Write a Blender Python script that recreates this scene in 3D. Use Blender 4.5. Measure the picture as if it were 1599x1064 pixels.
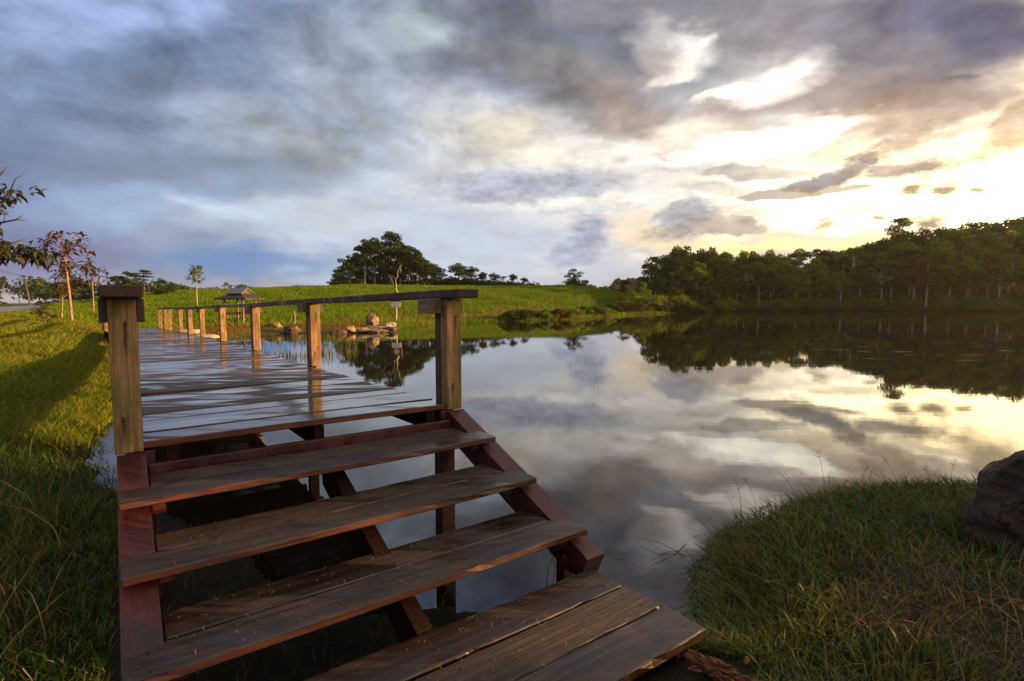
# A wet plank boardwalk with a flight of steps over a still lake at sunset.
import bpy, bmesh, math, random
import numpy as np
from mathutils import Matrix, Vector, noise as mnoise

C = bpy.context.scene.collection
R = math.radians
for _o in list(bpy.data.objects):
    bpy.data.objects.remove(_o)

# ------------------------------------------------------------------ camera, sun, exposure
scene = bpy.context.scene
EYE = 1.93                                    # eye height above the lake; the lake surface is z = 0
cam_data = bpy.data.cameras.new('camera')
cam_data.sensor_width = 36.0
cam_data.lens = 842.6 / 1599.0 * 36.0
cam_data.clip_start = 0.05
cam_data.clip_end = 6000.0
camera = bpy.data.objects.new('camera', cam_data)
camera.location = (0, 0, EYE)
camera.rotation_euler = (Matrix.Rotation(R(90 - 4.095), 4, 'X') @ Matrix.Rotation(R(-0.15), 4, 'Z')).to_euler()
C.objects.link(camera)
scene.camera = camera

SUN_AZ, SUN_EL = 88.0, 8.0                    # degrees right of straight ahead, degrees up
sun_data = bpy.data.lights.new('sun', 'SUN')
sun_data.energy = 5.0
sun_data.angle = R(0.6)
sun_data.color = (1.0, 0.58, 0.22)
sun = bpy.data.objects.new('sun', sun_data)
sun.rotation_euler = (R(90 - SUN_EL), 0, R(-SUN_AZ + 180))
sun.location = (60, 12, 30)
C.objects.link(sun)

scene.view_settings.view_transform = 'Standard'
scene.view_settings.look = 'None'
scene.view_settings.exposure = 1.30
scene.view_settings.gamma = 1.0
scene.view_settings.use_curve_mapping = False
scene.cycles.use_denoising = True
scene.cycles.max_bounces = 8
scene.cycles.diffuse_bounces = 3
scene.cycles.glossy_bounces = 4
scene.cycles.transparent_max_bounces = 8
scene.cycles.sample_clamp_indirect = 6.0

# ------------------------------------------------------------------ sky
# az, el (degrees), half width, half height, tilt, r, g, b, cover, edge start, edge end, raggedness, crisp
CLOUDS = [
    (-28.36, 19.54, 57.11, 20.58, 11.5, 0.146, 0.195, 0.32, 1.0, 0.0, 0.5, 0.0, 0),
    (-36.99, 21.44, 18.91, 4.45, 22.9, 0.243, 0.314, 0.503, 0.9, 0.0, 0.8, 0.3, 0),
    (-28.42, 18.02, 16.53, 5.72, 0.4, 0.096, 0.133, 0.219, 0.8, 0.0, 0.7, 0.3, 0),
    (-39.48, 11.7, 12.09, 4.26, 11.0, 0.125, 0.162, 0.267, 0.5, 0.0, 0.7, 0.3, 0),
    (-10.57, 9.23, 33.49, 12.09, -5.8, 0.413, 0.468, 0.546, 0.95, 0.0, 0.7, 0.2, 0),
    (-10.4, 21.09, 20.4, 10.73, -10.6, 0.326, 0.366, 0.427, 0.75, 0.0, 0.8, 0.2, 0),
    (-28.65, 11.89, 16.36, 3.31, 2.3, 0.135, 0.168, 0.227, 0.7, 0.0, 0.7, 0.35, 0),
    (-20.91, 14.92, 8.38, 3.53, -13.4, 0.181, 0.188, 0.19, 0.6, 0.0, 0.8, 0.3, 0),
    (-32.69, 9.01, 12.77, 2.35, 17.0, 0.236, 0.314, 0.467, 0.7, 0.0, 0.8, 0.4, 0),
    (-26.15, 8.15, 6.34, 1.31, -15.8, 0.463, 0.552, 0.648, 0.7, 0.0, 0.9, 0.3, 0),
    (-33.24, 7.06, 6.26, 1.49, 14.2, 0.316, 0.423, 0.58, 0.6, 0.0, 0.9, 0.3, 0),
    (-18.11, 8.62, 8.37, 2.49, -9.2, 0.444, 0.468, 0.502, 0.6, 0.0, 0.9, 0.3, 0),
    (-25.76, 3.25, 15.95, 2.76, 5.0, 0.096, 0.195, 0.39, 0.85, 0.0, 0.85, 0.3, 0),
    (-19.41, 4.54, 9.07, 1.12, 9.9, 0.146, 0.231, 0.4, 0.6, 0.0, 0.9, 0.3, 0),
    (-15.77, 3.02, 9.39, 1.42, 0.9, 0.396, 0.479, 0.59, 0.7, 0.0, 0.8, 0.3, 0),
    (-41.02, 3.88, 8.85, 3.5, 4.5, 0.146, 0.15, 0.302, 0.75, 0.0, 0.9, 0.2, 0),
    (-41.16, 0.8, 5.76, 1.02, 0.8, 0.453, 0.332, 0.433, 0.7, 0.0, 0.9, 0.2, 0),
    (13.79, 11.6, 29.21, 10.32, -9.0, 0.687, 0.644, 0.578, 0.95, 0.0, 0.75, 0.25, 0),
    (0.03, 4.81, 22.25, 4.65, -0.0, 0.417, 0.468, 0.55, 0.8, 0.0, 0.8, 0.3, 0),
    (22.94, 6.13, 18.84, 3.03, -2.7, 0.923, 0.679, 0.335, 0.85, 0.0, 0.8, 0.2, 0),
    (38.45, 8.89, 25.29, 6.57, -2.6, 1.5, 1.357, 1.074, 1.0, 0.0, 0.6, 0.35, 0),
    (36.75, 9.51, 18.35, 4.73, -2.7, 2.6, 2.181, 1.277, 1.0, 0.0, 0.8, 0.6, 0),
    (44.44, 8.12, 17.91, 5.0, -8.7, 3.2, 2.434, 1.188, 0.9, 0.0, 0.9, 0.2, 0),
    (24.38, 13.96, 10.39, 1.91, -0.2, 1.9, 1.751, 1.474, 0.9, 0.0, 0.95, 0.9, 0),
    (18.06, 13.43, 6.64, 1.05, -4.4, 1.278, 1.22, 1.086, 0.7, 0.05, 0.6, 0.5, 0),
    (31.95, 4.76, 12.58, 1.01, -0.7, 1.052, 0.74, 0.335, 0.8, 0.0, 0.6, 0.3, 0),
    (29.94, 5.6, 8.56, 0.57, 0.2, 0.479, 0.413, 0.352, 0.55, 0.0, 0.6, 0.3, 0),
    (2.0, 24.37, 21.53, 7.39, -9.8, 0.124, 0.138, 0.171, 0.95, 0.0, 0.65, 0.35, 0),
    (-10.34, 25.06, 5.74, 4.05, 9.0, 0.363, 0.434, 0.485, 0.6, 0.0, 0.9, 0.3, 0),
    (-6.5, 24.5, 3.89, 2.6, 4.9, 0.408, 0.491, 0.53, 0.5, 0.0, 0.9, 0.3, 0),
    (16.55, 25.97, 19.96, 3.87, -7.0, 0.183, 0.172, 0.202, 0.9, 0.0, 0.6, 0.3, 0),
    (36.63, 21.1, 16.35, 5.4, -13.1, 0.151, 0.138, 0.169, 0.95, 0.0, 0.6, 0.3, 0),
    (40.94, 21.0, 9.38, 2.76, -18.1, 0.102, 0.099, 0.169, 0.8, 0.0, 0.8, 0.2, 0),
    (6.61, 20.17, 12.38, 3.93, -17.2, 0.2, 0.185, 0.19, 0.85, 0.0, 0.7, 0.4, 0),
    (9.87, 18.21, 7.11, 2.62, -24.5, 0.285, 0.231, 0.203, 0.85, 0.0, 0.7, 0.5, 0),
    (20.91, 17.05, 8.9, 2.29, 11.0, 0.314, 0.254, 0.223, 0.85, 0.0, 0.7, 0.5, 0),
    (32.39, 17.34, 12.72, 2.46, -6.6, 0.302, 0.245, 0.224, 0.9, 0.0, 0.65, 0.5, 0),
    (38.05, 17.25, 8.22, 2.01, -9.1, 0.204, 0.172, 0.188, 0.7, 0.0, 0.8, 0.4, 0),
    (35.62, 15.52, 6.41, 1.99, -0.4, 0.392, 0.262, 0.188, 0.7, 0.0, 0.6, 0.5, 0),
    (27.26, 22.66, 7.62, 1.95, -2.1, 0.204, 0.178, 0.202, 0.7, 0.0, 0.7, 0.5, 0),
    (18.13, 22.64, 5.77, 2.32, 3.6, 0.968, 0.915, 0.831, 0.85, 0.0, 1.0, 1.0, 0),
    (20.15, 23.3, 2.2, 0.74, 8.9, 1.243, 1.198, 1.133, 0.7, 0.0, 0.9, 1.0, 0),
    (16.05, 21.98, 2.39, 0.64, 2.3, 0.197, 0.185, 0.195, 0.6, 0.0, 0.8, 1.0, 0),
    (15.14, 21.54, 4.12, 1.33, 11.5, 0.959, 0.853, 0.724, 0.7, 0.05, 0.6, 0.6, 0),
    (25.02, 19.36, 6.29, 1.81, 4.4, 1.014, 0.94, 0.837, 0.85, 0.0, 1.0, 1.0, 0),
    (26.34, 19.56, 2.07, 0.52, 0.1, 1.4, 1.338, 1.22, 0.7, 0.0, 0.9, 1.0, 0),
    (23.64, 19.86, 2.73, 0.47, -0.8, 0.305, 0.262, 0.246, 0.5, 0.0, 0.8, 1.0, 0),
    (20.85, 19.06, 4.4, 0.9, 12.2, 0.923, 0.82, 0.709, 0.7, 0.05, 0.6, 0.6, 0),
    (31.51, 15.73, 7.18, 1.02, -4.1, 0.95, 0.773, 0.618, 0.7, 0.05, 0.7, 0.6, 0),
    (40.22, 13.23, 5.0, 1.03, -5.2, 1.53, 1.241, 0.883, 0.7, 0.05, 0.7, 0.6, 0),
    (-1.29, 17.11, 7.26, 2.02, -8.4, 0.707, 0.607, 0.44, 0.7, 0.0, 0.9, 0.3, 0),
    (30.09, 14.92, 5.27, 1.08, 7.7, 1.8, 1.659, 1.369, 0.6, 0.05, 0.6, 0.6, 0),
    (41.23, 15.54, 6.32, 1.8, -6.9, 0.32, 0.245, 0.217, 0.85, 0.0, 0.7, 0.5, 0),
    (40.59, 13.39, 3.38, 0.85, -1.9, 0.434, 0.305, 0.216, 0.6, 0.0, 0.8, 0.6, 0),
    (41.14, 17.24, 2.19, 0.45, -2.8, 0.107, 0.099, 0.075, 0.5, 0.05, 0.6, 0.5, 0),
    (13.56, 23.52, 3.78, 3.06, -17.5, 0.552, 0.527, 0.515, 0.6, 0.0, 0.9, 0.6, 0),
    (23.52, 23.3, 4.88, 1.99, -2.7, 0.305, 0.287, 0.305, 0.7, 0.0, 0.9, 0.6, 0),
    (31.25, 21.88, 4.76, 2.57, 16.1, 0.262, 0.246, 0.296, 0.7, 0.0, 0.9, 0.5, 0),
    (12.98, 21.45, 3.18, 2.65, -18.3, 0.434, 0.371, 0.332, 0.6, 0.0, 0.9, 0.6, 0),
    (4.02, 14.98, 9.28, 2.06, -8.3, 0.739, 0.687, 0.586, 0.7, 0.0, 0.9, 0.4, 0),
    (16.8, 15.85, 8.99, 1.75, 4.8, 0.837, 0.724, 0.607, 0.7, 0.0, 0.9, 0.5, 0),
    (-5.25, 17.93, 7.71, 2.38, -15.9, 0.41, 0.402, 0.403, 0.6, 0.0, 0.9, 0.4, 0),
    (-15.45, 18.51, 9.35, 2.93, -18.1, 0.278, 0.305, 0.347, 0.6, 0.0, 0.9, 0.4, 0),
    (31.21, 11.32, 9.68, 2.09, 24.6, 0.223, 0.195, 0.223, 0.95, 0.06, 0.8624999999999999, 1.215, 1),
    (35.74, 13.04, 6.87, 2.13, 25.0, 0.434, 0.296, 0.188, 0.85, 0.06, 0.9199999999999999, 1.215, 1),
    (30.66, 13.0, 4.54, 1.38, 17.0, 0.741, 0.575, 0.366, 0.7, 0.06, 0.45999999999999996, 0.7425000000000002, 1),
    (28.23, 10.43, 7.01, 1.77, 7.4, 0.181, 0.175, 0.223, 0.95, 0.06, 0.8624999999999999, 1.215, 1),
    (34.93, 11.28, 9.91, 1.59, -5.6, 0.246, 0.195, 0.195, 0.95, 0.06, 0.8624999999999999, 1.215, 1),
    (27.74, 9.86, 7.88, 0.62, 1.4, 0.209, 0.162, 0.162, 0.85, 0.06, 0.345, 0.54, 1),
    (23.89, 11.97, 7.73, 0.97, -5.2, 0.342, 0.305, 0.287, 0.8, 0.06, 0.45999999999999996, 0.675, 1),
    (19.92, 10.64, 6.54, 1.29, -4.0, 0.434, 0.413, 0.352, 0.7, 0.06, 0.575, 0.675, 1),
    (36.33, 9.35, 2.71, 1.22, 1.3, 0.216, 0.162, 0.117, 0.95, 0.08, 0.8049999999999999, 1.35, 1),
    (38.44, 9.1, 2.55, 1.35, 3.4, 0.223, 0.168, 0.127, 0.95, 0.08, 0.8049999999999999, 1.35, 1),
    (40.74, 8.75, 1.12, 0.57, -22.0, 0.352, 0.238, 0.127, 0.9, 0.08, 0.9199999999999999, 1.35, 1),
    (29.62, 7.33, 0.98, 0.44, -5.7, 0.566, 0.387, 0.172, 0.8, 0.08, 0.9199999999999999, 1.35, 1),
    (29.55, 6.71, 1.52, 0.63, 6.9, 0.54, 0.387, 0.178, 0.8, 0.08, 0.9199999999999999, 1.35, 1),
    (36.88, 6.7, 2.57, 1.39, 3.2, 0.231, 0.181, 0.162, 0.95, 0.08, 0.8049999999999999, 1.35, 1),
    (33.84, 7.12, 1.16, 0.5, -6.4, 0.442, 0.316, 0.152, 0.9, 0.08, 0.9199999999999999, 1.35, 1),
    (35.58, 6.49, 1.35, 0.49, -5.7, 0.502, 0.335, 0.172, 0.8, 0.08, 0.9199999999999999, 1.35, 1),
    (17.89, 7.71, 7.89, 3.3, 7.2, 0.262, 0.279, 0.323, 0.95, 0.06, 0.9199999999999999, 1.215, 1),
    (20.59, 7.46, 5.74, 1.22, -9.1, 0.305, 0.262, 0.246, 0.85, 0.06, 0.345, 0.675, 1),
    (16.95, 8.68, 4.15, 1.56, 17.5, 0.262, 0.287, 0.352, 0.8, 0.06, 0.45999999999999996, 0.675, 1),
    (8.37, 7.36, 4.1, 3.9, -37.4, 0.305, 0.352, 0.468, 0.9, 0.02, 0.8049999999999999, 0.675, 1),
    (7.07, 5.3, 5.45, 2.67, 18.9, 0.296, 0.342, 0.456, 0.85, 0.02, 0.575, 0.4725, 1),
    (11.98, 5.22, 6.23, 1.61, -1.2, 0.402, 0.413, 0.456, 0.7, 0.02, 0.69, 0.4725, 1),
    (1.37, 11.8, 17.5, 3.32, 2.5, 0.305, 0.352, 0.468, 0.85, 0.0, 0.69, 0.4725, 1),
    (10.59, 12.35, 3.52, 0.96, 9.0, 0.305, 0.314, 0.352, 0.6, 0.02, 0.575, 0.54, 1),
    (41.79, 11.78, 5.85, 2.56, 15.8, 0.387, 0.271, 0.178, 0.85, 0.06, 0.9199999999999999, 1.215, 1),
    (42.79, 13.41, 3.27, 1.9, 30.5, 0.478, 0.326, 0.199, 0.8, 0.06, 0.45999999999999996, 0.7425000000000002, 1),
    (9.32, 10.02, 19.75, 0.98, 2.3, 0.787, 0.74, 0.664, 0.5, 0.0, 0.69, 0.54, 1),
    (13.74, 14.25, 10.3, 0.84, 4.3, 0.491, 0.456, 0.423, 0.6, 0.02, 0.69, 1.215, 1),
    (19.27, 12.93, 12.24, 0.73, -0.4, 0.434, 0.402, 0.371, 0.6, 0.02, 0.69, 1.215, 1),
    (26.59, 12.66, 6.49, 0.88, 4.3, 0.491, 0.402, 0.332, 0.6, 0.02, 0.69, 1.215, 1),
    (32.3, 7.95, 7.92, 0.51, -2.7, 0.679, 0.502, 0.288, 0.6, 0.02, 0.69, 1.215, 1),
    (38.3, 12.13, 6.55, 0.78, 7.8, 0.434, 0.332, 0.246, 0.6, 0.02, 0.69, 1.215, 1),
    (13.19, 9.77, 13.94, 0.78, 3.7, 0.515, 0.503, 0.491, 0.6, 0.02, 0.69, 1.215, 1),
    (5.38, 9.35, 12.83, 0.79, 1.1, 0.392, 0.423, 0.503, 0.5, 0.02, 0.69, 1.215, 1),
    (24.57, 7.96, 6.9, 0.73, -3.6, 0.515, 0.434, 0.352, 0.6, 0.02, 0.69, 1.215, 1),
    (41.66, 7.04, 3.64, 0.6, -6.4, 0.709, 0.478, 0.207, 0.5, 0.02, 0.69, 1.215, 1),
]

class Nodes:
    """Small helper round a node tree."""
    def __init__(self, tree):
        self.t = tree
        self.t.nodes.clear()

    def n(self, kind, **kw):
        nd = self.t.nodes.new(kind)
        for k, v in kw.items():
            setattr(nd, k, v)
        return nd

    def put(self, sock, v):
        if isinstance(v, bpy.types.NodeSocket):
            self.t.links.new(v, sock)
        elif v is not None:
            sock.default_value = v

    def math(self, op, a, b=None, c=None, clamp=False):
        nd = self.n('ShaderNodeMath', operation=op, use_clamp=clamp)
        for s, v in zip(nd.inputs, (a, b, c)):
            self.put(s, v)
        return nd.outputs[0]

    def vmath(self, op, a, b=None, c=None):
        nd = self.n('ShaderNodeVectorMath', operation=op)
        if op == 'SCALE':
            self.put(nd.inputs[0], a)
            self.put(nd.inputs['Scale'], b)
            return nd.outputs[0]
        for s, v in zip(nd.inputs, (a, b, c)):
            self.put(s, v)
        return nd.outputs[0]

    def dot(self, a, b):
        nd = self.n('ShaderNodeVectorMath', operation='DOT_PRODUCT')
        self.put(nd.inputs[0], a)
        self.put(nd.inputs[1], b)
        return nd.outputs['Value']

    def noise(self, vec, scale=5.0, detail=4.0, rough=0.55, dist=0.0, color=False):
        nd = self.n('ShaderNodeTexNoise')
        self.put(nd.inputs['Vector'], vec)
        nd.inputs['Scale'].default_value = scale
        nd.inputs['Detail'].default_value = detail
        nd.inputs['Roughness'].default_value = rough
        nd.inputs['Distortion'].default_value = dist
        return nd.outputs['Color' if color else 'Fac']

    def mapping(self, vec, loc=(0, 0, 0), rot=(0, 0, 0), scale=(1, 1, 1), kind='POINT'):
        nd = self.n('ShaderNodeMapping', vector_type=kind)
        self.put(nd.inputs['Vector'], vec)
        if kind != 'NORMAL' and 'Location' in nd.inputs:
            nd.inputs['Location'].default_value = loc
        nd.inputs['Rotation'].default_value = rot
        nd.inputs['Scale'].default_value = scale
        return nd.outputs[0]

    def step(self, v, lo, hi, a=0.0, b=1.0, smooth=True):
        nd = self.n('ShaderNodeMapRange', interpolation_type='SMOOTHSTEP' if smooth else 'LINEAR')
        for s, x in zip(nd.inputs, (v, lo, hi, a, b)):
            self.put(s, x)
        return nd.outputs[0]

    def mix(self, fac, a, b, blend='MIX'):
        nd = self.n('ShaderNodeMix', data_type='RGBA', blend_type=blend)
        self.put(nd.inputs[0], fac)
        for s, v in zip((nd.inputs[6], nd.inputs[7]), (a, b)):
            if isinstance(v, (tuple, list)) and len(v) == 3:
                v = (*v, 1.0)
            self.put(s, v)
        return nd.outputs[2]

    def ramp(self, fac, stops):
        nd = self.n('ShaderNodeValToRGB')
        self.put(nd.inputs[0], fac)
        els = nd.color_ramp.elements
        while len(els) < len(stops):
            els.new(0.5)
        for e, (p, c) in zip(els, stops):
            e.position = p
            e.color = (*c, 1.0) if len(c) == 3 else c
        return nd.outputs[0]


world = bpy.data.worlds.new('World')
scene.world = world
world.use_nodes = True
N = Nodes(world.node_tree)
direction = N.vmath('NORMALIZE', N.n('ShaderNodeTexCoord').outputs['Generated'])
sep = N.n('ShaderNodeSeparateXYZ')
N.put(sep.inputs[0], direction)
dx, dy, dz = sep.outputs
azimuth = N.math('MULTIPLY', N.math('ARCTAN2', dx, dy), 180 / math.pi)
elevation = N.math('MULTIPLY', N.math('ARCSINE', N.math('ABSOLUTE', dz)), 180 / math.pi)
comb = N.n('ShaderNodeCombineXYZ')
comb.inputs[2].default_value = 1.0
N.put(comb.inputs[0], azimuth)
N.put(comb.inputs[1], elevation)
flat = comb.outputs[0]
cloud_dir = N.mapping(direction, scale=(1.0, 1.0, 2.2))
# ragged edges: one slow swirl and one fine one, in degrees
slow = N.vmath('SUBTRACT', N.noise(cloud_dir, 3.2, 3.0, 0.5, color=True), (0.5, 0.5, 0.5))
fine = N.vmath('SUBTRACT', N.noise(cloud_dir, 13.0, 6.0, 0.6, color=True), (0.5, 0.5, 0.5))
soft_p = N.vmath('ADD', flat, N.vmath('MULTIPLY', slow, (13.0, 6.0, 0.0)))
soft_p = N.vmath('ADD', soft_p, N.vmath('MULTIPLY', fine, (5.5, 2.8, 0.0)))
crisp_p = N.vmath('ADD', flat, N.vmath('MULTIPLY', slow, (3.0, 1.2, 0.0)))
crisp_p = N.vmath('ADD', crisp_p, N.vmath('MULTIPLY', fine, (3.4, 2.2, 0.0)))
rag_soft = N.math('MULTIPLY', N.math('SUBTRACT', N.noise(cloud_dir, 8.0, 6.0, 0.6), 0.5), 1.35)
rag_crisp = N.math('SUBTRACT', N.noise(cloud_dir, 30.0, 7.0, 0.68), 0.5)

crisp_tone = N.math('MULTIPLY_ADD', N.noise(cloud_dir, 24.0, 6.0, 0.65), 2.2, -0.08)
# clear air behind the clouds
sky_tex = N.n('ShaderNodeTexSky', sky_type='NISHITA', sun_disc=False)
sky_tex.sun_elevation = R(SUN_EL)
sky_tex.sun_rotation = R(SUN_AZ)
sky_tex.air_density = 1.2
sky_tex.dust_density = 2.0
clear = N.vmath('SCALE', sky_tex.outputs[0], 0.09)
# the grey overcast that covers the whole sky, warmer and lighter towards the low sun
sun_dir = (math.sin(R(SUN_AZ)) * math.cos(R(SUN_EL)), math.cos(R(SUN_AZ)) * math.cos(R(SUN_EL)), math.sin(R(SUN_EL)))
nd = N.n('ShaderNodeVectorMath', operation='DOT_PRODUCT')
N.put(nd.inputs[0], direction)
nd.inputs[1].default_value = sun_dir
near_sun = N.step(nd.outputs['Value'], 0.35, 1.0)
overcast = N.mix(near_sun, (0.330, 0.315, 0.330), (1.5, 1.2, 0.75))
col = N.mix(0.90, clear, overcast)
lumps, lump_cover = (0.36, 0.30, 0.24, 1.0), 0.0
for (az, el, ra, re, tilt, r, g, b, cover, lo, hi, rag, crisp) in CLOUDS:
    ct, st = math.cos(R(tilt)), math.sin(R(tilt))
    p = crisp_p if crisp else soft_p
    u = N.dot(p, (ct / ra, st / ra, -(az * ct + el * st) / ra))
    v = N.dot(p, (-st / re, ct / re, (az * st - el * ct) / re))
    inside = N.math('SUBTRACT', 1.0, N.math('SQRT', N.math('MULTIPLY_ADD', u, u, N.math('MULTIPLY', v, v))))
    m = N.math('MULTIPLY_ADD', rag_crisp if crisp else rag_soft, rag, inside)
    # raggedness only counts inside the cloud's own reach
    m = N.math('MULTIPLY', N.step(m, lo, hi, 0.0, cover), N.step(inside, 0.0, 0.14))
    if crisp:                                  # the small clouds low down: their own layer, lit unevenly
        lumps = N.mix(m, lumps, (r, g, b))
        lump_cover = N.math('MAXIMUM', lump_cover, m)
    else:
        col = N.mix(m, col, (r, g, b))
rim = N.math('MULTIPLY_ADD', N.step(lump_cover, 0.15, 0.95), -0.55, 1.5)          # thin edges let more light through
col = N.mix(lump_cover, col, N.vmath('SCALE', lumps, N.math('MULTIPLY', crisp_tone, rim)))
# fine streaky relief over all of it
relief = N.noise(N.mapping(direction, scale=(1.0, 1.0, 3.2)), 9.0, 5.0, 0.58)
lumpy = N.noise(N.mapping(direction, scale=(1.0, 1.0, 1.5)), 8.5, 6.0, 0.60, 0.3)
high = N.step(elevation, 9.0, 17.0)
lump_gain = N.math('MULTIPLY_ADD', N.math('MULTIPLY', high, N.math('SUBTRACT', lumpy, 0.5)), 1.9, 1.0)
relief_gain = N.step(relief, 0.25, 0.75, 0.84, 1.16, smooth=False)
relief_gain = N.math('MULTIPLY', relief_gain, lump_gain)
col = N.vmath('SCALE', col, relief_gain)
bg = N.n('ShaderNodeBackground')
N.put(bg.inputs['Color'], col)
bg.inputs['Strength'].default_value = 0.58
out = N.n('ShaderNodeOutputWorld')
N.put(out.inputs['Surface'], bg.outputs[0])
world.cycles.sampling_method = 'MANUAL'
world.cycles.sample_map_resolution = 1024


# ------------------------------------------------------------------ materials
def material(name):
    m = bpy.data.materials.new(name)
    m.use_nodes = True
    return m, Nodes(m.node_tree)


def finish(N, shader):
    o = N.n('ShaderNodeOutputMaterial')
    N.put(o.inputs['Surface'], shader)


def principled(N, color, rough=0.6, bump=None, bump_strength=0.3, bump_distance=0.01, spec=0.5, **kw):
    b = N.n('ShaderNodeBsdfPrincipled')
    N.put(b.inputs['Base Color'], (*color, 1.0) if isinstance(color, tuple) and len(color) == 3 else color)
    N.put(b.inputs['Roughness'], rough)
    b.inputs['Specular IOR Level'].default_value = spec
    for k, v in kw.items():
        N.put(b.inputs[k.replace('_', ' ')], v)
    if bump is not None:
        bn = N.n('ShaderNodeBump')
        bn.inputs['Strength'].default_value = bump_strength
        bn.inputs['Distance'].default_value = bump_distance
        N.put(bn.inputs['Height'], bump)
        N.put(b.inputs['Normal'], bn.outputs[0])
    return b.outputs[0]


def wood_material(name, dark, light, rough_dry=0.6, rough_wet=0.12, wet=0.0, stain=None, stain_cover=0.5, bump=0.4, axis=0, coat=0.0, tint=0.25, spec=0.5, streak=False):
    """Sawn board: grain along the local axis, per-board tint, film of rain water in patches."""
    m, N = material(name)
    tc = N.n('ShaderNodeTexCoord').outputs['Object']
    info = N.n('ShaderNodeObjectInfo').outputs['Random']
    shift = N.n('ShaderNodeCombineXYZ')
    N.put(shift.inputs[0], N.math('MULTIPLY', info, 37.0))
    N.put(shift.inputs[1], N.math('MULTIPLY', info, 91.0))
    p = N.vmath('ADD', tc, shift.outputs[0])
    sc = [38.0, 38.0, 38.0]
    sc[axis] = 1.4
    grain = N.noise(N.mapping(p, scale=sc), 1.0, 6.0, 0.6, 0.6)
    sc2 = [130.0, 130.0, 130.0]
    sc2[axis] = 5.0
    fibre = N.noise(N.mapping(p, scale=sc2), 1.0, 3.0, 0.6)
    blotch = N.noise(p, 2.3, 4.0, 0.6)
    # saw marks across the board
    sc3 = [3.0, 3.0, 3.0]
    sc3[axis] = 60.0
    saw = N.noise(N.mapping(p, scale=sc3), 1.0, 2.0, 0.5)
    g = N.math('ADD', N.math('MULTIPLY', grain, 0.65), N.math('MULTIPLY', fibre, 0.35))
    col = N.mix(N.step(g, 0.36, 0.64), dark, light)
    col = N.mix(N.step(blotch, 0.45, 0.75, 0.0, 0.55), col, tuple(c * 0.45 for c in dark))
    if stain is not None:
        st = N.noise(N.mapping(p, scale=(1.6, 1.6, 1.6)), 2.0, 5.0, 0.65)
        col = N.mix(N.step(st, 0.60 - 0.25 * stain_cover, 0.78 - 0.2 * stain_cover, 0.0, 0.85), col, stain)
    if streak:                                 # rust and damp running down from the nails
        sx3 = N.n('ShaderNodeSeparateXYZ')
        N.put(sx3.inputs[0], tc)
        wav = N.math('MULTIPLY_ADD', N.math('SUBTRACT', N.noise(p, 9.0, 3.0, 0.6), 0.5), 0.030, sx3.outputs[0])
        for (xc, z1, z0) in ((0.012, 0.33, 0.07), (-0.018, -0.25, -0.44)):
            near = N.step(N.math('ABSOLUTE', N.math('SUBTRACT', wav, xc)), 0.003, 0.016, 1.0, 0.0)
            span = N.math('MULTIPLY', N.step(sx3.outputs[2], z0, z0 + 0.16), N.step(sx3.outputs[2], z1, z1 + 0.012, 1.0, 0.0))
            col = N.mix(N.math('MULTIPLY', N.math('MULTIPLY', near, span), 0.8), col, (0.020, 0.012, 0.009))
    gain = N.math('MULTIPLY_ADD', info, 2.0 * tint, 1.0 - tint)
    gain = N.math('MULTIPLY', gain, N.math('MULTIPLY_ADD', saw, 0.35, 0.82))
    col = N.vmath('SCALE', col, gain)
    knots = N.n('ShaderNodeTexVoronoi', feature='DISTANCE_TO_EDGE')
    N.put(knots.inputs['Vector'], N.mapping(p, scale=(sc[0] * 0.25, sc[1] * 0.25, sc[2] * 0.25)))
    crack = N.step(knots.outputs['Distance'], 0.0, 0.05, 1.0, 0.0)
    col = N.mix(N.math('MULTIPLY', crack, N.step(blotch, 0.5, 0.6, 0.0, 0.7)), col, tuple(c * 0.2 for c in dark))
    hgt = N.math('ADD', N.math('MULTIPLY', g, 0.7), N.math('MULTIPLY', saw, 0.15))
    hgt = N.math('SUBTRACT', hgt, N.math('MULTIPLY', crack, 0.3))
    if wet > 0:
        pos = N.n('ShaderNodeNewGeometry').outputs['Position']
        w = N.noise(N.vmath('ADD', N.mapping(pos, rot=(0, 0, -R(35.76)), scale=(0.42, 4.6, 1.0)), shift.outputs[0]), 1.1, 5.0, 0.6)
        w = N.math('MULTIPLY_ADD', fibre, 0.10, N.math('MULTIPLY_ADD', N.math('SUBTRACT', info, 0.5), 0.22, w))
        wetness = N.step(w, 0.62 - 0.4 * wet, 0.72 - 0.4 * wet)
        rough = N.step(wetness, 0.0, 1.0, rough_dry, rough_wet, smooth=False)
        col = N.vmath('SCALE', col, N.step(wetness, 0.0, 1.0, 1.0, 0.55, smooth=False))
        hgt = N.math('MULTIPLY', hgt, N.step(wetness, 0.0, 1.0, 1.0, 0.12, smooth=False))
        sh = principled(N, col, rough, hgt, bump, 0.006, spec, Coat_Weight=N.math('MULTIPLY', wetness, coat), Coat_Roughness=0.06, Coat_IOR=1.6)
    else:
        rough = N.step(blotch, 0.3, 0.7, rough_dry - 0.1, rough_dry + 0.1)
        sh = principled(N, col, rough, hgt, bump, 0.006, spec)
    finish(N, sh)
    return m


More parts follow.
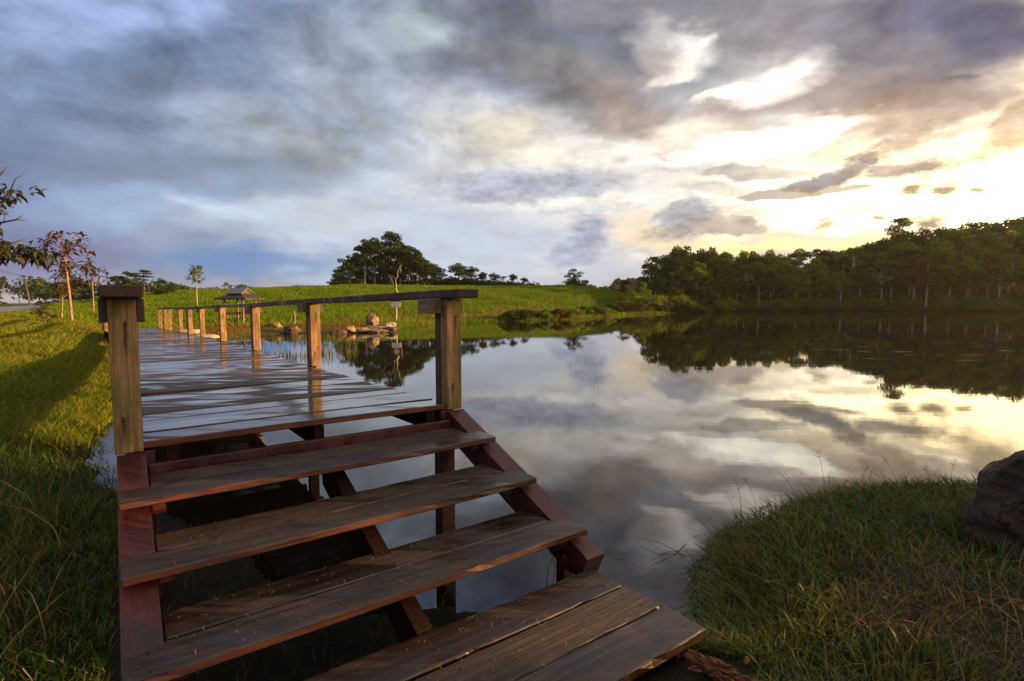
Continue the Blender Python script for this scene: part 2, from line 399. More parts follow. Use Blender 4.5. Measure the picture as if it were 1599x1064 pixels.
M = {}
M['deck'] = wood_material('deck_wood', (0.032, 0.017, 0.011), (0.125, 0.066, 0.038), 0.60, 0.13, 0.37, coat=0.55, tint=0.35)
M['tread'] = wood_material('tread_wood', (0.016, 0.008, 0.004), (0.092, 0.050, 0.027), 0.55, 0.30, 0.30, coat=0.12, tint=0.18, bump=0.9)
M['post'] = wood_material('post_wood', (0.165, 0.085, 0.044), (0.43, 0.250, 0.130), 0.75, stain=(0.125, 0.122, 0.032), stain_cover=0.65, axis=2, tint=0.12, streak=True, spec=0.3)
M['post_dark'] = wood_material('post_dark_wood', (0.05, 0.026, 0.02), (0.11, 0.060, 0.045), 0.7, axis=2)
M['rail'] = wood_material('rail_wood', (0.034, 0.015, 0.014), (0.105, 0.052, 0.044), 0.7, 0.35, 0.2, axis=1, coat=0.0)
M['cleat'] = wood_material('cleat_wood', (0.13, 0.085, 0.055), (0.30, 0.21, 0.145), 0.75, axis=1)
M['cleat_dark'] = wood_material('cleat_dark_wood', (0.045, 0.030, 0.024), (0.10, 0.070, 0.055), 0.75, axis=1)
M['paint'] = wood_material('maroon_paint', (0.045, 0.008, 0.008), (0.092, 0.018, 0.017), 0.45, 0.25, 0.22, stain=(0.070, 0.036, 0.024), stain_cover=0.25, axis=1, bump=0.3, coat=0.2, tint=0.12)
M['edge'] = wood_material('red_edge_paint', (0.050, 0.012, 0.008), (0.150, 0.040, 0.020), 0.55, axis=0, bump=0.35, tint=0.15)
M['wet_shaded'] = wood_material('soaked_shaded_wood', (0.010, 0.005, 0.004), (0.026, 0.011, 0.008), 0.85, axis=2, spec=0.05)  # soaked piles; near-black tone also carries the shade under the steps
M['nail'], N = material('rusty_nail')
finish(N, principled(N, (0.012, 0.009, 0.008), 0.7))


def plain_material(name, c1, c2, scale=6.0, rough=0.8, bump=0.3, dist=0.02):
    m, N = material(name)
    tc = N.n('ShaderNodeTexCoord').outputs['Object']
    f = N.noise(tc, scale, 6.0, 0.62)
    finish(N, principled(N, N.mix(N.step(f, 0.35, 0.65), c1, c2), rough, f, bump, dist))
    return m


def leaf_material(name, stops, translucency=0.35, patch=None, gloss=0.0):
    """Foliage: every leaf or blade has its own place on the colour ramp; patches shift whole clumps."""
    m, N = material(name)
    geo = N.n('ShaderNodeNewGeometry')
    f = geo.outputs['Random Per Island']
    info = N.n('ShaderNodeObjectInfo').outputs['Random']
    f = N.math('MULTIPLY_ADD', N.math('SUBTRACT', info, 0.5), 0.25, f)
    if patch:
        pn = N.noise(geo.outputs['Position'], patch[0], 3.0, 0.55)
        f = N.math('ADD', f, N.math('MULTIPLY', N.math('SUBTRACT', pn, 0.5), patch[1]), clamp=True)
    col = N.ramp(f, stops)
    d = N.n('ShaderNodeBsdfDiffuse')
    N.put(d.inputs['Color'], col)
    t = N.n('ShaderNodeBsdfTranslucent')
    N.put(t.inputs['Color'], col)
    mx = N.n('ShaderNodeMixShader')
    mx.inputs[0].default_value = translucency
    N.put(mx.inputs[1], d.outputs[0])
    N.put(mx.inputs[2], t.outputs[0])
    sh = mx.outputs[0]
    if gloss:
        g = N.n('ShaderNodeBsdfGlossy')
        g.inputs['Roughness'].default_value = 0.35
        mg = N.n('ShaderNodeMixShader')
        mg.inputs[0].default_value = gloss
        N.put(mg.inputs[1], sh)
        N.put(mg.inputs[2], g.outputs[0])
        sh = mg.outputs[0]
    finish(N, sh)
    return m


# ------------------------------------------------------------------ object helpers
def tag(o, label=None, cat=None, group=None, kind=None):
    for k, v in (('label', label), ('category', cat), ('group', group), ('kind', kind)):
        if v:
            o[k] = v
    return o


def empty(name, loc=(0, 0, 0), rz=0.0):
    o = bpy.data.objects.new(name, None)
    o.location = loc
    o.rotation_euler = (0, 0, rz)
    o.empty_display_size = 0.2
    C.objects.link(o)
    return o


def link(name, me, parent=None, loc=(0, 0, 0), rot=(0, 0, 0), scale=(1, 1, 1)):
    o = bpy.data.objects.new(name, me)
    o.location, o.rotation_euler, o.scale = loc, rot, scale
    if parent is not None:
        o.parent = parent
    C.objects.link(o)
    return o


def copy_tree(o, parent=None):
    c = o.copy()
    C.objects.link(c)
    c.parent = parent
    for ch in list(o.children):
        copy_tree(ch, c)
    return c


def mesh(name, verts, faces, mats=(), smooth=False, idx=None):
    me = bpy.data.meshes.new(name)
    me.from_pydata([tuple(v) for v in verts], [], [tuple(f) for f in faces])
    for m in mats:
        me.materials.append(m)
    if idx is not None:
        me.polygons.foreach_set('material_index', idx)
    if smooth:
        me.polygons.foreach_set('use_smooth', [True] * len(me.polygons))
    me.update()
    return me


def fast_mesh(name, verts, faces, mats=(), smooth=False):
    """verts (n,3) and faces (m,k) as arrays."""
    verts = np.asarray(verts, np.float32)
    faces = np.asarray(faces, np.int32)
    me = bpy.data.meshes.new(name)
    me.vertices.add(len(verts))
    me.vertices.foreach_set('co', verts.ravel())
    k = faces.shape[1]
    me.loops.add(faces.size)
    me.loops.foreach_set('vertex_index', faces.ravel())
    me.polygons.add(len(faces))
    me.polygons.foreach_set('loop_start', np.arange(0, faces.size, k, dtype=np.int32))
    me.polygons.foreach_set('loop_total', np.full(len(faces), k, np.int32))
    if smooth:
        me.polygons.foreach_set('use_smooth', np.ones(len(faces), bool))
    for m in mats:
        me.materials.append(m)
    me.update(calc_edges=True)
    me.validate()
    return me


def box(sx, sy, sz, bevel=0.005, warp=0.0, rng=None, front_mat=False, cuts=0, wear=0.0):
    """Bevelled box about its own centre, long side along x or y; front_mat puts slot 1 on the -y face."""
    bm = bmesh.new()
    bmesh.ops.create_cube(bm, size=1.0)
    for v in bm.verts:
        v.co = (v.co.x * sx, v.co.y * sy, v.co.z * sz)
    if bevel:
        bmesh.ops.bevel(bm, geom=list(bm.edges), offset=bevel, segments=1, affect='EDGES', profile=0.6)
    if cuts:
        long_x = sx >= sy
        for i in range(1, cuts + 1):
            t = -0.5 + i / (cuts + 1)
            co = (t * sx, 0, 0) if long_x else (0, t * sy, 0)
            no = (1, 0, 0) if long_x else (0, 1, 0)
            bmesh.ops.bisect_plane(bm, geom=list(bm.verts) + list(bm.edges) + list(bm.faces), plane_co=co, plane_no=no)
    if warp and rng:
        ph = [rng.uniform(0, 6.28) for _ in range(3)]
        for v in bm.verts:
            t = v.co.x / max(sx, sy) if sx >= sy else v.co.y / max(sx, sy)
            v.co.z += warp * math.sin(5.0 * t + ph[0])
            if sx >= sy:
                v.co.y += warp * 0.8 * math.sin(7.0 * t + ph[1])
            else:
                v.co.x += warp * 0.8 * math.sin(7.0 * t + ph[1])
    if wear and rng:                            # nicks along the upper edges
        for v in bm.verts:
            if abs(v.co.y) > sy / 2 - bevel * 1.5 and v.co.z > 0:
                n_ = wear * (rng.random() + 3.0 * (rng.random() < 0.10))
                v.co.z -= n_ * 0.12
                v.co.y -= math.copysign(n_, v.co.y)
    if front_mat:
        for f in bm.faces:
            f.material_index = 1 if f.normal.y < -0.8 else 0
    me = bpy.data.meshes.new('board')
    bm.to_mesh(me)
    bm.free()
    return me


def board(mats, *a, **k):
    me = box(*a, **k)
    for m in (mats if isinstance(mats, (list, tuple)) else [mats]):
        me.materials.append(m)
    return me


def tube(points, radii, sides=7, base=0):
    """verts, faces of a tapering tube through points."""
    pts = [Vector(p) for p in points]
    V, F = [], []
    for i, p in enumerate(pts):
        t = (pts[min(i + 1, len(pts) - 1)] - pts[max(i - 1, 0)]).normalized()
        a = t.cross(Vector((0.31, 0.95, 0.07))).normalized()
        b = t.cross(a)
        for s in range(sides):
            an = 2 * math.pi * s / sides
            V.append(tuple(p + (a * math.cos(an) + b * math.sin(an)) * radii[i]))
    for i in range(len(pts) - 1):
        for s in range(sides):
            q = base + i * sides
            F.append((q + s, q + (s + 1) % sides, q + sides + (s + 1) % sides, q + sides + s))
    V.append(tuple(pts[-1]))
    tip = base + len(V) - 1
    q = base + (len(pts) - 1) * sides
    for s in range(sides):
        F.append((q + s, q + (s + 1) % sides, tip))
    return V, F


def tubes(name, runs, mats, sides=7, smooth=True):
    V, F = [], []
    for pts, rad in runs:
        v, f = tube(pts, rad, sides, len(V))
        V += v
        F += f
    return mesh(name, V, F, mats, smooth)


def smoothstep(a, b, x):
    t = np.clip((x - a) / (b - a), 0.0, 1.0)
    return t * t * (3 - 2 * t)


# ------------------------------------------------------------------ the lie of the land
YAW = R(35.76)                                  # the boardwalk runs this far left of straight ahead
SY, CY = math.sin(YAW), math.cos(YAW)


def J(u, v):
    """Along the boardwalk (u, from the eye) and across it (v, to the right) to ground coordinates."""
    return (-SY * u + CY * v, CY * u + SY * v)


SHORE = [(1.10, 2.95), (0.35, 3.00), (-0.45, 3.28), J(3.2, 0.95), J(4.5, 0.62), J(6.3, 0.10), J(7.4, -0.30), J(9.4, -0.42), J(11.0, -0.15), J(14, -0.05),
         J(20, -0.1), J(26, -0.5), J(30, -0.5), J(31.6, 0.0), J(31.8, 1.6), (-15.4, 27.4), (-14.9, 32.4), (-13.2, 33.5), (-10.1, 33.4),
         (-8.0, 35.6), (-7.6, 41.9), (-5.6, 47.9), (-1.2, 52.1), (6.7, 59.1), (17.3, 78.4), (28, 90.6), (36, 95), (43.9, 107.0),
         (62, 104.5), (76, 99), (89, 94), (120, 80), (150, 50), (150, 14), (100, 2), (60, 4), (30, 5.6), (15, 5.6), (9, 5.9), (6.5, 5.85),
         (4.88, 5.45), (4.0, 5.35), (3.28, 5.25), (2.46, 4.90), (1.78, 4.30), (1.37, 3.67), (1.22, 3.2)]


def shore_distance(x, y):
    """Signed distance to the lake's edge: positive on land."""
    x = np.asarray(x, float)
    y = np.asarray(y, float)
    best = np.full(x.shape, 1e9)
    inside = np.zeros(x.shape, bool)
    n = len(SHORE)
    for i in range(n):
        (x1, y1), (x2, y2) = SHORE[i], SHORE[(i + 1) % n]
        ex, ey = x2 - x1, y2 - y1
        t = np.clip(((x - x1) * ex + (y - y1) * ey) / (ex * ex + ey * ey), 0, 1)
        best = np.minimum(best, (x - x1 - t * ex) ** 2 + (y - y1 - t * ey) ** 2)
        cond = (y1 > y) != (y2 > y)
        with np.errstate(divide='ignore', invalid='ignore'):
            xi = x1 + (y - y1) * (x2 - x1) / (y2 - y1 if y2 != y1 else 1e-9)
        inside ^= cond & (x < xi)
    d = np.sqrt(best)
    return np.where(inside, -d, d)


def wobble(x, y, s, seed=0.0):
    """Cheap smooth unevenness, about -1 to 1."""
    return (np.sin(x * s * 1.0 + y * s * 0.7 + seed) + np.sin(x * s * -0.63 + y * s * 1.21 + seed * 2.1 + 1.3)
            + np.sin(x * s * 1.9 - y * s * 1.4 + seed * 0.7) * 0.6) / 2.6


ROAD_A, ROAD_B = np.array([-35.5, 37.5]), np.array([-420.0, 520.0])   # its near (right-hand) edge
ROAD_W = 6.2


def road_offset(x, y):
    d = (ROAD_B - ROAD_A) / np.linalg.norm(ROAD_B - ROAD_A)
    n = np.array([-d[1], d[0]])                 # to the left of the direction of travel
    return (x - ROAD_A[0]) * n[0] + (y - ROAD_A[1]) * n[1]


def ground_z(x, y):
    x = np.asarray(x, float)
    y = np.asarray(y, float)
    d = shore_distance(x, y)
    d = d + 0.10 * wobble(x, y, 3.1) * np.clip(np.hypot(x, y) / 6, 0.3, 3)
    r = np.hypot(x, y)
    az = np.degrees(np.arctan2(x, y))
    u = -SY * x + CY * y
    v = CY * x + SY * y
    # banks
    right = smoothstep(0.9, 2.3, v) * smoothstep(14, 6, r)
    bank = 0.14 + 0.10 * right + 0.16 * smoothstep(20, 40, r)
    width = 1.4 - 0.85 * right + 1.6 * smoothstep(20, 60, r)
    z = bank * smoothstep(0.0, 1.0, d / width)
    z += 0.16 * smoothstep(0.3, 3.0, d) * right
    # the rough field left of the boardwalk climbs to the road
    left = smoothstep(-0.4, -2.2, v)
    z += left * (0.52 * smoothstep(6, 28, u) + 0.62 * smoothstep(1.0, 7.0, -v) * smoothstep(5, 26, r))
    # the green hill beyond the inlet
    r0 = np.interp(az, [-50, -34, -20, -8, 0, 8, 14, 20], [52, 46, 42, 50, 56, 64, 84, 98])
    amp = np.interp(az, [-60, -43, -38.5, -35, -31, -16, 6, 10, 13, 17, 40], [0.0, 0.0, 0.6, 3.0, 3.5, 4.75, 4.75, 3.9, 2.4, 1.2, 1.0])
    z += amp * smoothstep(0.0, 1.0, (r - r0) / (114 - r0)) * smoothstep(0.3, 12.0, d)
    # the forest floor on the far side rises slowly
    z += 3.6 * smoothstep(4, 90, d) * smoothstep(13, 22, az) * smoothstep(60, 95, r)
    z += 0.05 * wobble(x, y, 0.9, 2.0) * smoothstep(0.4, 4, d) * smoothstep(2, 20, r) + 0.25 * wobble(x, y, 0.11, 4.0) * smoothstep(10, 50, d)
    z += (0.020 * wobble(x, y, 5.3, 1.0) + 0.025 * wobble(x, y, 2.2, 5.0) * right) * smoothstep(0.1, 0.6, d)
    z = np.where(d > 0, np.maximum(z, 0.012), -0.75 * smoothstep(0, 2.6, -d) - 0.02)
    # level bed for the road
    o = road_offset(x, y)
    bed = smoothstep(-3.0, -0.3, o) * smoothstep(ROAD_W + 3.0, ROAD_W + 0.3, o) * smoothstep(15, 30, r)
    z = np.where(d > 0, z * (1 - bed) + 1.27 * bed, z)
    return z


def gz(x, y):
    return float(ground_z(np.array([x]), np.array([y]))[0])


# one sheet of ground, fine near the eye and coarse at the horizon
ang = np.radians(np.concatenate([np.arange(-60, 60, 0.35), np.arange(60, 300, 2.0)]))
rad = [0.35]
while rad[-1] < 1300:
    rad.append(rad[-1] * (1.022 if rad[-1] < 160 else 1.06))
rad = np.array(rad)
A_, R_ = np.meshgrid(ang, rad)
X_, Y_ = R_ * np.sin(A_), R_ * np.cos(A_)
Z_ = ground_z(X_.ravel(), Y_.ravel())
gv = np.stack([X_.ravel(), Y_.ravel(), Z_], 1)
na, nr = len(ang), len(rad)
ii, jj = np.meshgrid(np.arange(nr - 1), np.arange(na), indexing='ij')
q = (ii * na + jj).ravel()
q2 = (ii * na + (jj + 1) % na).ravel()
gf = np.stack([q, q2, q2 + na, q + na], 1)
hub = len(gv)
gv = np.vstack([gv, [[0, 0, gz(0, 0)]]])

m, N = material('earth_and_turf')
pos = N.n('ShaderNodeNewGeometry').outputs['Position']
dryness = N.n('ShaderNodeAttribute', attribute_name='dry').outputs['Fac']
n1 = N.noise(pos, 0.35, 5.0, 0.6)
n2 = N.noise(pos, 6.0, 6.0, 0.65)
n3 = N.noise(pos, 38.0, 4.0, 0.6)
turf = N.mix(N.step(n1, 0.35, 0.65), (0.040, 0.062, 0.010), (0.085, 0.120, 0.014))
turf = N.mix(N.step(n2, 0.40, 0.70), turf, (0.030, 0.042, 0.009))
straw = N.mix(N.step(n2, 0.35, 0.65), (0.130, 0.080, 0.024), (0.075, 0.058, 0.016))
soil = N.mix(n3, (0.008, 0.0065, 0.004), (0.022, 0.017, 0.010))
c = N.mix(N.math('ADD', dryness, N.math('MULTIPLY', N.math('SUBTRACT', n2, 0.5), 0.7), clamp=True), turf, straw)
bare = N.n('ShaderNodeAttribute', attribute_name='bare').outputs['Fac']
c = N.mix(N.math('ADD', bare, N.math('MULTIPLY', N.math('SUBTRACT', n2, 0.5), 0.9), clamp=True), c, soil)
finish(N, principled(N, c, 0.85, N.math('ADD', n2, N.math('MULTIPLY', n3, 0.5)), 0.7, 0.05, 0.2))
M['ground'] = m
me = fast_mesh('ground', gv, gf, [m], smooth=True)
fan = me.attributes.new('dry', 'FLOAT', 'POINT')
dist = shore_distance(gv[:, 0], gv[:, 1])
gr = np.hypot(gv[:, 0], gv[:, 1])
gaz = np.degrees(np.arctan2(gv[:, 0], gv[:, 1]))


def dry_at(x, y):
    """How much bleached short turf there is: the flats round the inlet and the shoulder of the field."""
    d = shore_distance(x, y)
    r = np.hypot(x, y)
    az = np.degrees(np.arctan2(x, y))
    flats = smoothstep(0.2, 1.5, d) * smoothstep(19, 8, d + 3.0 * wobble(x, y, 0.35)) * smoothstep(24, 32, r) * smoothstep(10, 3, az) * smoothstep(90, 70, r)
    field = 0.55 * smoothstep(-38.5, -40.0, az) * smoothstep(13, 19, r) * smoothstep(60, 40, r)
    return np.clip(np.maximum(flats, field), 0, 1)


fan.data.foreach_set('value', dry_at(gv[:, 0], gv[:, 1]).astype(np.float32))
bare_v = np.clip(smoothstep(9, 4, gr) + smoothstep(0.35, 0.0, dist) * 0.8, 0, 1)
me.attributes.new('bare', 'FLOAT', 'POINT').data.foreach_set('value', bare_v.astype(np.float32))
ground = tag(link('ground', me), kind='structure', label='grassy banks, field and low hill around the lake')

# the lake
m, N = material('still_water')
pos = N.n('ShaderNodeNewGeometry').outputs['Position']
rip = N.noise(N.mapping(pos, rot=(0, 0, R(20)), scale=(0.5, 1.6, 1.0)), 0.9, 4.0, 0.55)
rip2 = N.noise(N.mapping(pos, scale=(1.0, 2.4, 1.0)), 6.0, 3.0, 0.5)
hgt = N.math('ADD', rip, N.math('MULTIPLY', rip2, 0.10))
sh = principled(N, (0.016, 0.012, 0.007), 0.02, hgt, 0.05, 0.02, 0.5, IOR=1.95)
finish(N, sh)
M['water'] = m
lake_v, lake_f = [], []
xs = np.linspace(-40, 175, 44)
ys = np.linspace(-6, 125, 28)
for yy in ys:
    for xx in xs:
        lake_v.append((xx, yy, 0.0))
for b in range(len(ys) - 1):
    for a in range(len(xs) - 1):
        k = b * len(xs) + a
        lake_f.append((k, k + 1, k + 1 + len(xs), k + len(xs)))
tag(link('water', mesh('water', lake_v, lake_f, [m], True)), kind='structure', label='still lake mirroring the sunset sky')

# the road on the far left, a sheet a little above its bed
m = plain_material('worn_asphalt', (0.16, 0.155, 0.165), (0.22, 0.21, 0.22), 1.2, 0.55, 0.2, 0.01)
d_ = (ROAD_B - ROAD_A) / np.linalg.norm(ROAD_B - ROAD_A)
n_ = np.array([-d_[1], d_[0]])
rv, rf = [], []
for k, s in enumerate(np.concatenate([np.linspace(-30, 120, 76), np.linspace(130, 600, 40)])):
    for w in (0.0, ROAD_W / 2, ROAD_W):
        p = ROAD_A + d_ * s + n_ * w
        rv.append((p[0], p[1], max(gz(*p), 1.2) + 0.03 + (0.03 if w == ROAD_W / 2 else 0)))
    if k:
        for w in (0, 1):
            b = 3 * (k - 1) + w
            rf.append((b, b + 3, b + 4, b + 1))
tag(link('road', mesh('road', rv, rf, [m], True)), kind='structure', label='grey asphalt road climbing away on the left')

# ------------------------------------------------------------------ the boardwalk
rng = random.Random(7)
U_KEYS = [3.9, 8.05, 12.4, 17.0, 21.5, 26.0, 29.5, 32.6]
Z_KEYS = [1.078, 1.002, 0.927, 0.848, 0.775, 0.705, 0.665, 0.640]


def deck_z(u):
    return float(np.interp(u, U_KEYS, Z_KEYS))


def bend(u):
    """Far along, the walk drifts a little to the left."""
    return -0.75 * max(0.0, (u - 20.0) / 12.0) ** 1.3


BX, BY = J(4.0, 1.13)
boardwalk = empty('boardwalk', (BX, BY, 0), YAW)
tag(boardwalk, 'long wet plank boardwalk with low handrails leading over the water to the far bank', 'boardwalk')


def L(u, v, z):
    """Boardwalk coordinates to the frame of its Empty (x across, y along)."""
    return (v - 1.13, u - 4.0, z)


deck_meshes = [board(M['deck'], 2.13, 0.247, 0.042, 0.006, 0.0022, rng, cuts=7) for _ in range(5)]
front_plank = board([M['deck'], M['edge']], 2.14, 0.255, 0.046, 0.006, 0.004, rng, front_mat=True, cuts=7)
u = 3.995
k = 0
while u < 32.6:
    w = 0.247 if k else 0.255
    gap = 0.012 + rng.random() * 0.010
    o = link('plank', front_plank if k == 0 else deck_meshes[rng.randrange(5)], boardwalk)
    uc = u + w / 2
    z = deck_z(uc) - 0.022 + rng.uniform(-0.005, 0.005)
    flip = math.pi if (k and rng.random() < 0.5) else 0.0
    o.location = L(uc, 1.130 + rng.uniform(-0.016, 0.016) * (k > 0) + bend(uc), z)
    o.rotation_euler = (rng.uniform(-0.016, 0.016) * (k > 0), rng.uniform(-0.004, 0.004), flip + rng.uniform(-0.006, 0.006) * (k > 0))
    if k and rng.random() < 0.12:
        o.location.z += 0.010
    u += w + gap
    k += 1

POST_U = [3.985, 8.05, 12.35, 17.0, 21.4, 24.0, 26.3, 29.2, 30.4, 32.2]
TOP_Z = [1.958, 1.914, 1.834, 1.800, 1.715, 1.685, 1.67, 1.655, 1.640, 1.61]   # underside of the rail
post_front = {}


def add_post(u, vc, top, base, mat, first=False, nails=True, lean=0.0):
    hgt = top - base
    o = link('post', board(mat, 0.142, 0.115, hgt, 0.006), boardwalk, L(u + 0.06, vc, base + hgt / 2), (0, lean, 0))
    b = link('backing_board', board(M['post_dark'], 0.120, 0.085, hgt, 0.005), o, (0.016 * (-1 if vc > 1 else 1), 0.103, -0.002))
    if nails:
        for zz, xx in ((hgt / 2 - 0.16, 0.012), (-hgt / 2 + 0.20, -0.018)):
            V, F = tube([(xx, -0.052, zz), (xx, -0.0595, zz)], [0.010, 0.009], 8)
            link('nail', mesh('nail', V, F, [M['nail']]), o)
    return o


def add_cleats(u, vc, top):
    inner = -1 if vc > 1 else 1
    if vc < 1:
        for s_ in (-1, 1):
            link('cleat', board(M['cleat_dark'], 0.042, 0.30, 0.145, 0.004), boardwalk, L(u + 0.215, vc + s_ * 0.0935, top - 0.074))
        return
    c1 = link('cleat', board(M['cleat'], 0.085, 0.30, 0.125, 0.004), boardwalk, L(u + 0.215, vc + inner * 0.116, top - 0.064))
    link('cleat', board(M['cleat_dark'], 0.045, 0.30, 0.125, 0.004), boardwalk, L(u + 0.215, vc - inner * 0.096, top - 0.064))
    if vc > 1 and u < 10:
        for xx in (-0.018, 0.022):
            V, F = tube([(xx, -0.146, -0.01), (xx, -0.1515, -0.01)], [0.008, 0.007], 8)
            link('nail', mesh('nail', V, F, [M['nail']]), c1)


for i, (pu, top) in enumerate(zip(POST_U, TOP_Z)):
    for side in (0, 1):
        vc = (2.268 if side else -0.005) + bend(pu)
        base = deck_z(pu) - (0.062 if i == 0 else 0.0)
        add_post(pu, vc, top, base, M['post'], nails=(i < 4), lean=rng.uniform(-0.016, 0.016) if i else 0.0)
        if i < 5:
            add_cleats(pu, vc, top)
        # the pile under it goes down into the lake bed
        pb = -0.6
        pt = base - 0.003
        link('pile', board(M['paint'] if i == 0 else M['wet_shaded'], 0.130, 0.130, pt - pb, 0.006), boardwalk, L(pu + 0.075, vc + (-0.065 if side else 0.065), (pt + pb) / 2))
        # cross bearer under the deck
    if i:
        bz = deck_z(pu) - 0.042
        link('bearer', board(M['wet_shaded'], 2.0, 0.10, 0.16, 0.004), boardwalk, L(pu + 0.22, 1.13 + bend(pu), bz - 0.085))
add_post(26.6, 2.62 + bend(26.6), 1.66, deck_z(26.6) - 0.4, M['post_dark'], nails=False)
# joists along the deck
for vv in (0.22, 1.13, 2.04):
    for a, b in zip(POST_U[:6], POST_U[1:7]):
        ln = math.hypot(b - a, deck_z(b) - deck_z(a)) - 0.004
        slope = math.atan2(deck_z(b) - deck_z(a), b - a)
        mid = (a + b) / 2
        link('joist', board(M['wet_shaded'], 0.07, ln, 0.15, 0.0), boardwalk,
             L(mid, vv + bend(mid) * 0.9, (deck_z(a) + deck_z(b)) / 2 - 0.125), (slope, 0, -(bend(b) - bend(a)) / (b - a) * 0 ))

# handrails: a flat board from post to post on either side
for side in (0, 1):
    ends = [(3.755, TOP_Z[0] + 0.003)] + [(pu + 0.11, t) for pu, t in zip(POST_U[1:], TOP_Z[1:])]
    for i in range(len(ends) - 1):
        (a, za), (b, zb) = ends[i], ends[i + 1]
        if i == 0:
            za = TOP_Z[0] + 0.002
        vc = (2.270 if side else -0.005)
        ln = math.hypot(b - a, zb - za) - 0.004
        mid = (a + b) / 2
        slope = math.atan2(zb - za, b - a)
        dv = math.atan2(bend(b) - bend(a), b - a)
        # the first board is nearly level over the end posts
        link('handrail', board(M['rail'], 0.205, ln, 0.070, 0.006, 0.006 if i else 0.004, rng, cuts=9), boardwalk,
             L(mid, vc + (bend(a) + bend(b)) / 2, (za + zb) / 2 + 0.036 + 0.0015 * (i % 2)), (slope, 0, -dv))

# ------------------------------------------------------------------ the steps down to the bank
steps = empty('steps', (*J(2.0, 1.13), 0.25), YAW)
tag(steps, 'broad open wooden steps with maroon stringers leading up from a plank landing', 'steps')


def S(u, v, z):
    return (v - 1.13, u - 2.0, z - 0.25)


RISE, GOING, FRONT_U, LAND_Z = 0.187, 0.511, 2.378, EYE - 1.60
for k in (1, 2, 3):
    uf = FRONT_U + (3 - k) * GOING
    z = LAND_Z + (4 - k) * RISE
    o = link('tread_plank', board([M['tread'], M['edge']], 2.355, 0.240, 0.040, 0.006, 0.004, rng, front_mat=True, cuts=23, wear=0.004), steps, S(uf + 0.120, 1.1175, z - 0.020), (0, rng.uniform(-.002, .002), rng.uniform(-.003, .003)))
    o = link('tread_plank', board(M['tread'], 2.10, 0.240, 0.040, 0.006, 0.004, rng, cuts=23, wear=0.004), steps, S(uf + 0.120 + 0.252, 1.135, z - 0.023), (0, rng.uniform(-.002, .002), rng.uniform(-.003, .003)))
def nail_heads(o, xs, half_y, top):
    for xx in xs:
        for yy in (-half_y, half_y):
            V, F = tube([(0, 0, -0.004), (0, 0, 0.0012)], [0.0065, 0.006], 8)
            link('nail', mesh('nail', V, F, [M['nail']]), o, (xx + rng.uniform(-.012, .012), yy + rng.uniform(-.012, .012), top))


for o in list(steps.children):
    front = o.location.y + 2.0 < 10 and len(o.data.materials) > 1
    nail_heads(o, (-1.10, 0.0, 1.10) if front else (-1.0, 0.0, 1.0), 0.07, 0.020)
for i in range(3):
    ln = 2.36
    o = link('landing_plank', board(M['tread'], ln, 0.252, 0.050, 0.006, 0.004, rng, cuts=23, wear=0.004), steps, S(2.288 - 0.264 * i - 0.128, 2.231 - ln / 2 + 0.012 * i, LAND_Z - 0.025), (0, 0, rng.uniform(-.004, .004)))
    nail_heads(o, (-0.9, 0.06, 1.10), 0.075, 0.025)


def stringer(vc, width, mat, u0=2.31, u1=3.978, drop=0.0):
    """Sloping side board: its top edge passes just under the treads' fronts."""
    zt0 = 0.395 - drop
    zt1 = zt0 + 0.617 * (u1 - u0) / 1.668
    dpt = 0.215
    prof = [(u1, zt1), (u1, zt1 - dpt), (u0 + 0.16, zt0 - 0.15), (u0 + 0.03, zt0 - 0.145), (u0 - 0.03, zt0 - 0.010), (u0, zt0 + 0.012)]
    V, F = [], []
    for s in (-0.5, 0.5):
        for (a, b) in prof:
            V.append(S(a, vc + s * width, b))
    n = len(prof)
    F.append(list(range(n)))
    F.append(list(range(2 * n - 1, n - 1, -1)))
    for i in range(n):
        F.append((i, i + n, (i + 1) % n + n, (i + 1) % n))
    return link('stringer', mesh('stringer', V, F, [mat]), steps)


stringer(0.005, 0.145, M['paint'])
stringer(2.268, 0.150, M['paint'])
stringer(1.13, 0.085, M['wet_shaded'], drop=0.075, u1=3.80)  # middle one coloured near black for the shade beneath the treads
for k in (1, 2, 3):
    uf = FRONT_U + (3 - k) * GOING
    z = LAND_Z + (4 - k) * RISE - 0.046
    for vv in (0.115, 2.155):
        # bracket under each tread, its lower corner cut away
        prof = [(uf + 0.07, z), (uf + 0.46, z), (uf + 0.46, z - 0.075), (uf + 0.10, z - 0.075), (uf + 0.07, z - 0.045)]
        V = [S(a, vv + s * 0.030, b) for s in (-1, 1) for (a, b) in prof]
        n = len(prof)
        F = [list(range(n)), list(range(2 * n - 1, n - 1, -1))] + [(i, i + n, (i + 1) % n + n, (i + 1) % n) for i in range(n)]
        link('bracket', mesh('bracket', V, F, [M['paint']]), steps)
# rail behind the top tread and short legs under the bottom one
link('back_rail', board(M['paint'], 2.10, 0.050, 0.085, 0.005), steps, S(3.935, 1.135, LAND_Z + 3 * RISE + 0.012))
for vv in (0.09, 1.13, 2.17):
    link('leg', board(M['paint'], 0.075, 0.075, 0.34, 0.004), steps, S(2.46, vv, 0.20))
for vv in (0.15, 1.13, 2.1):
    link('ledger', board(M['wet_shaded'], 0.09, 0.74, 0.10, 0.004), steps, S(1.90, vv, LAND_Z - 0.104))

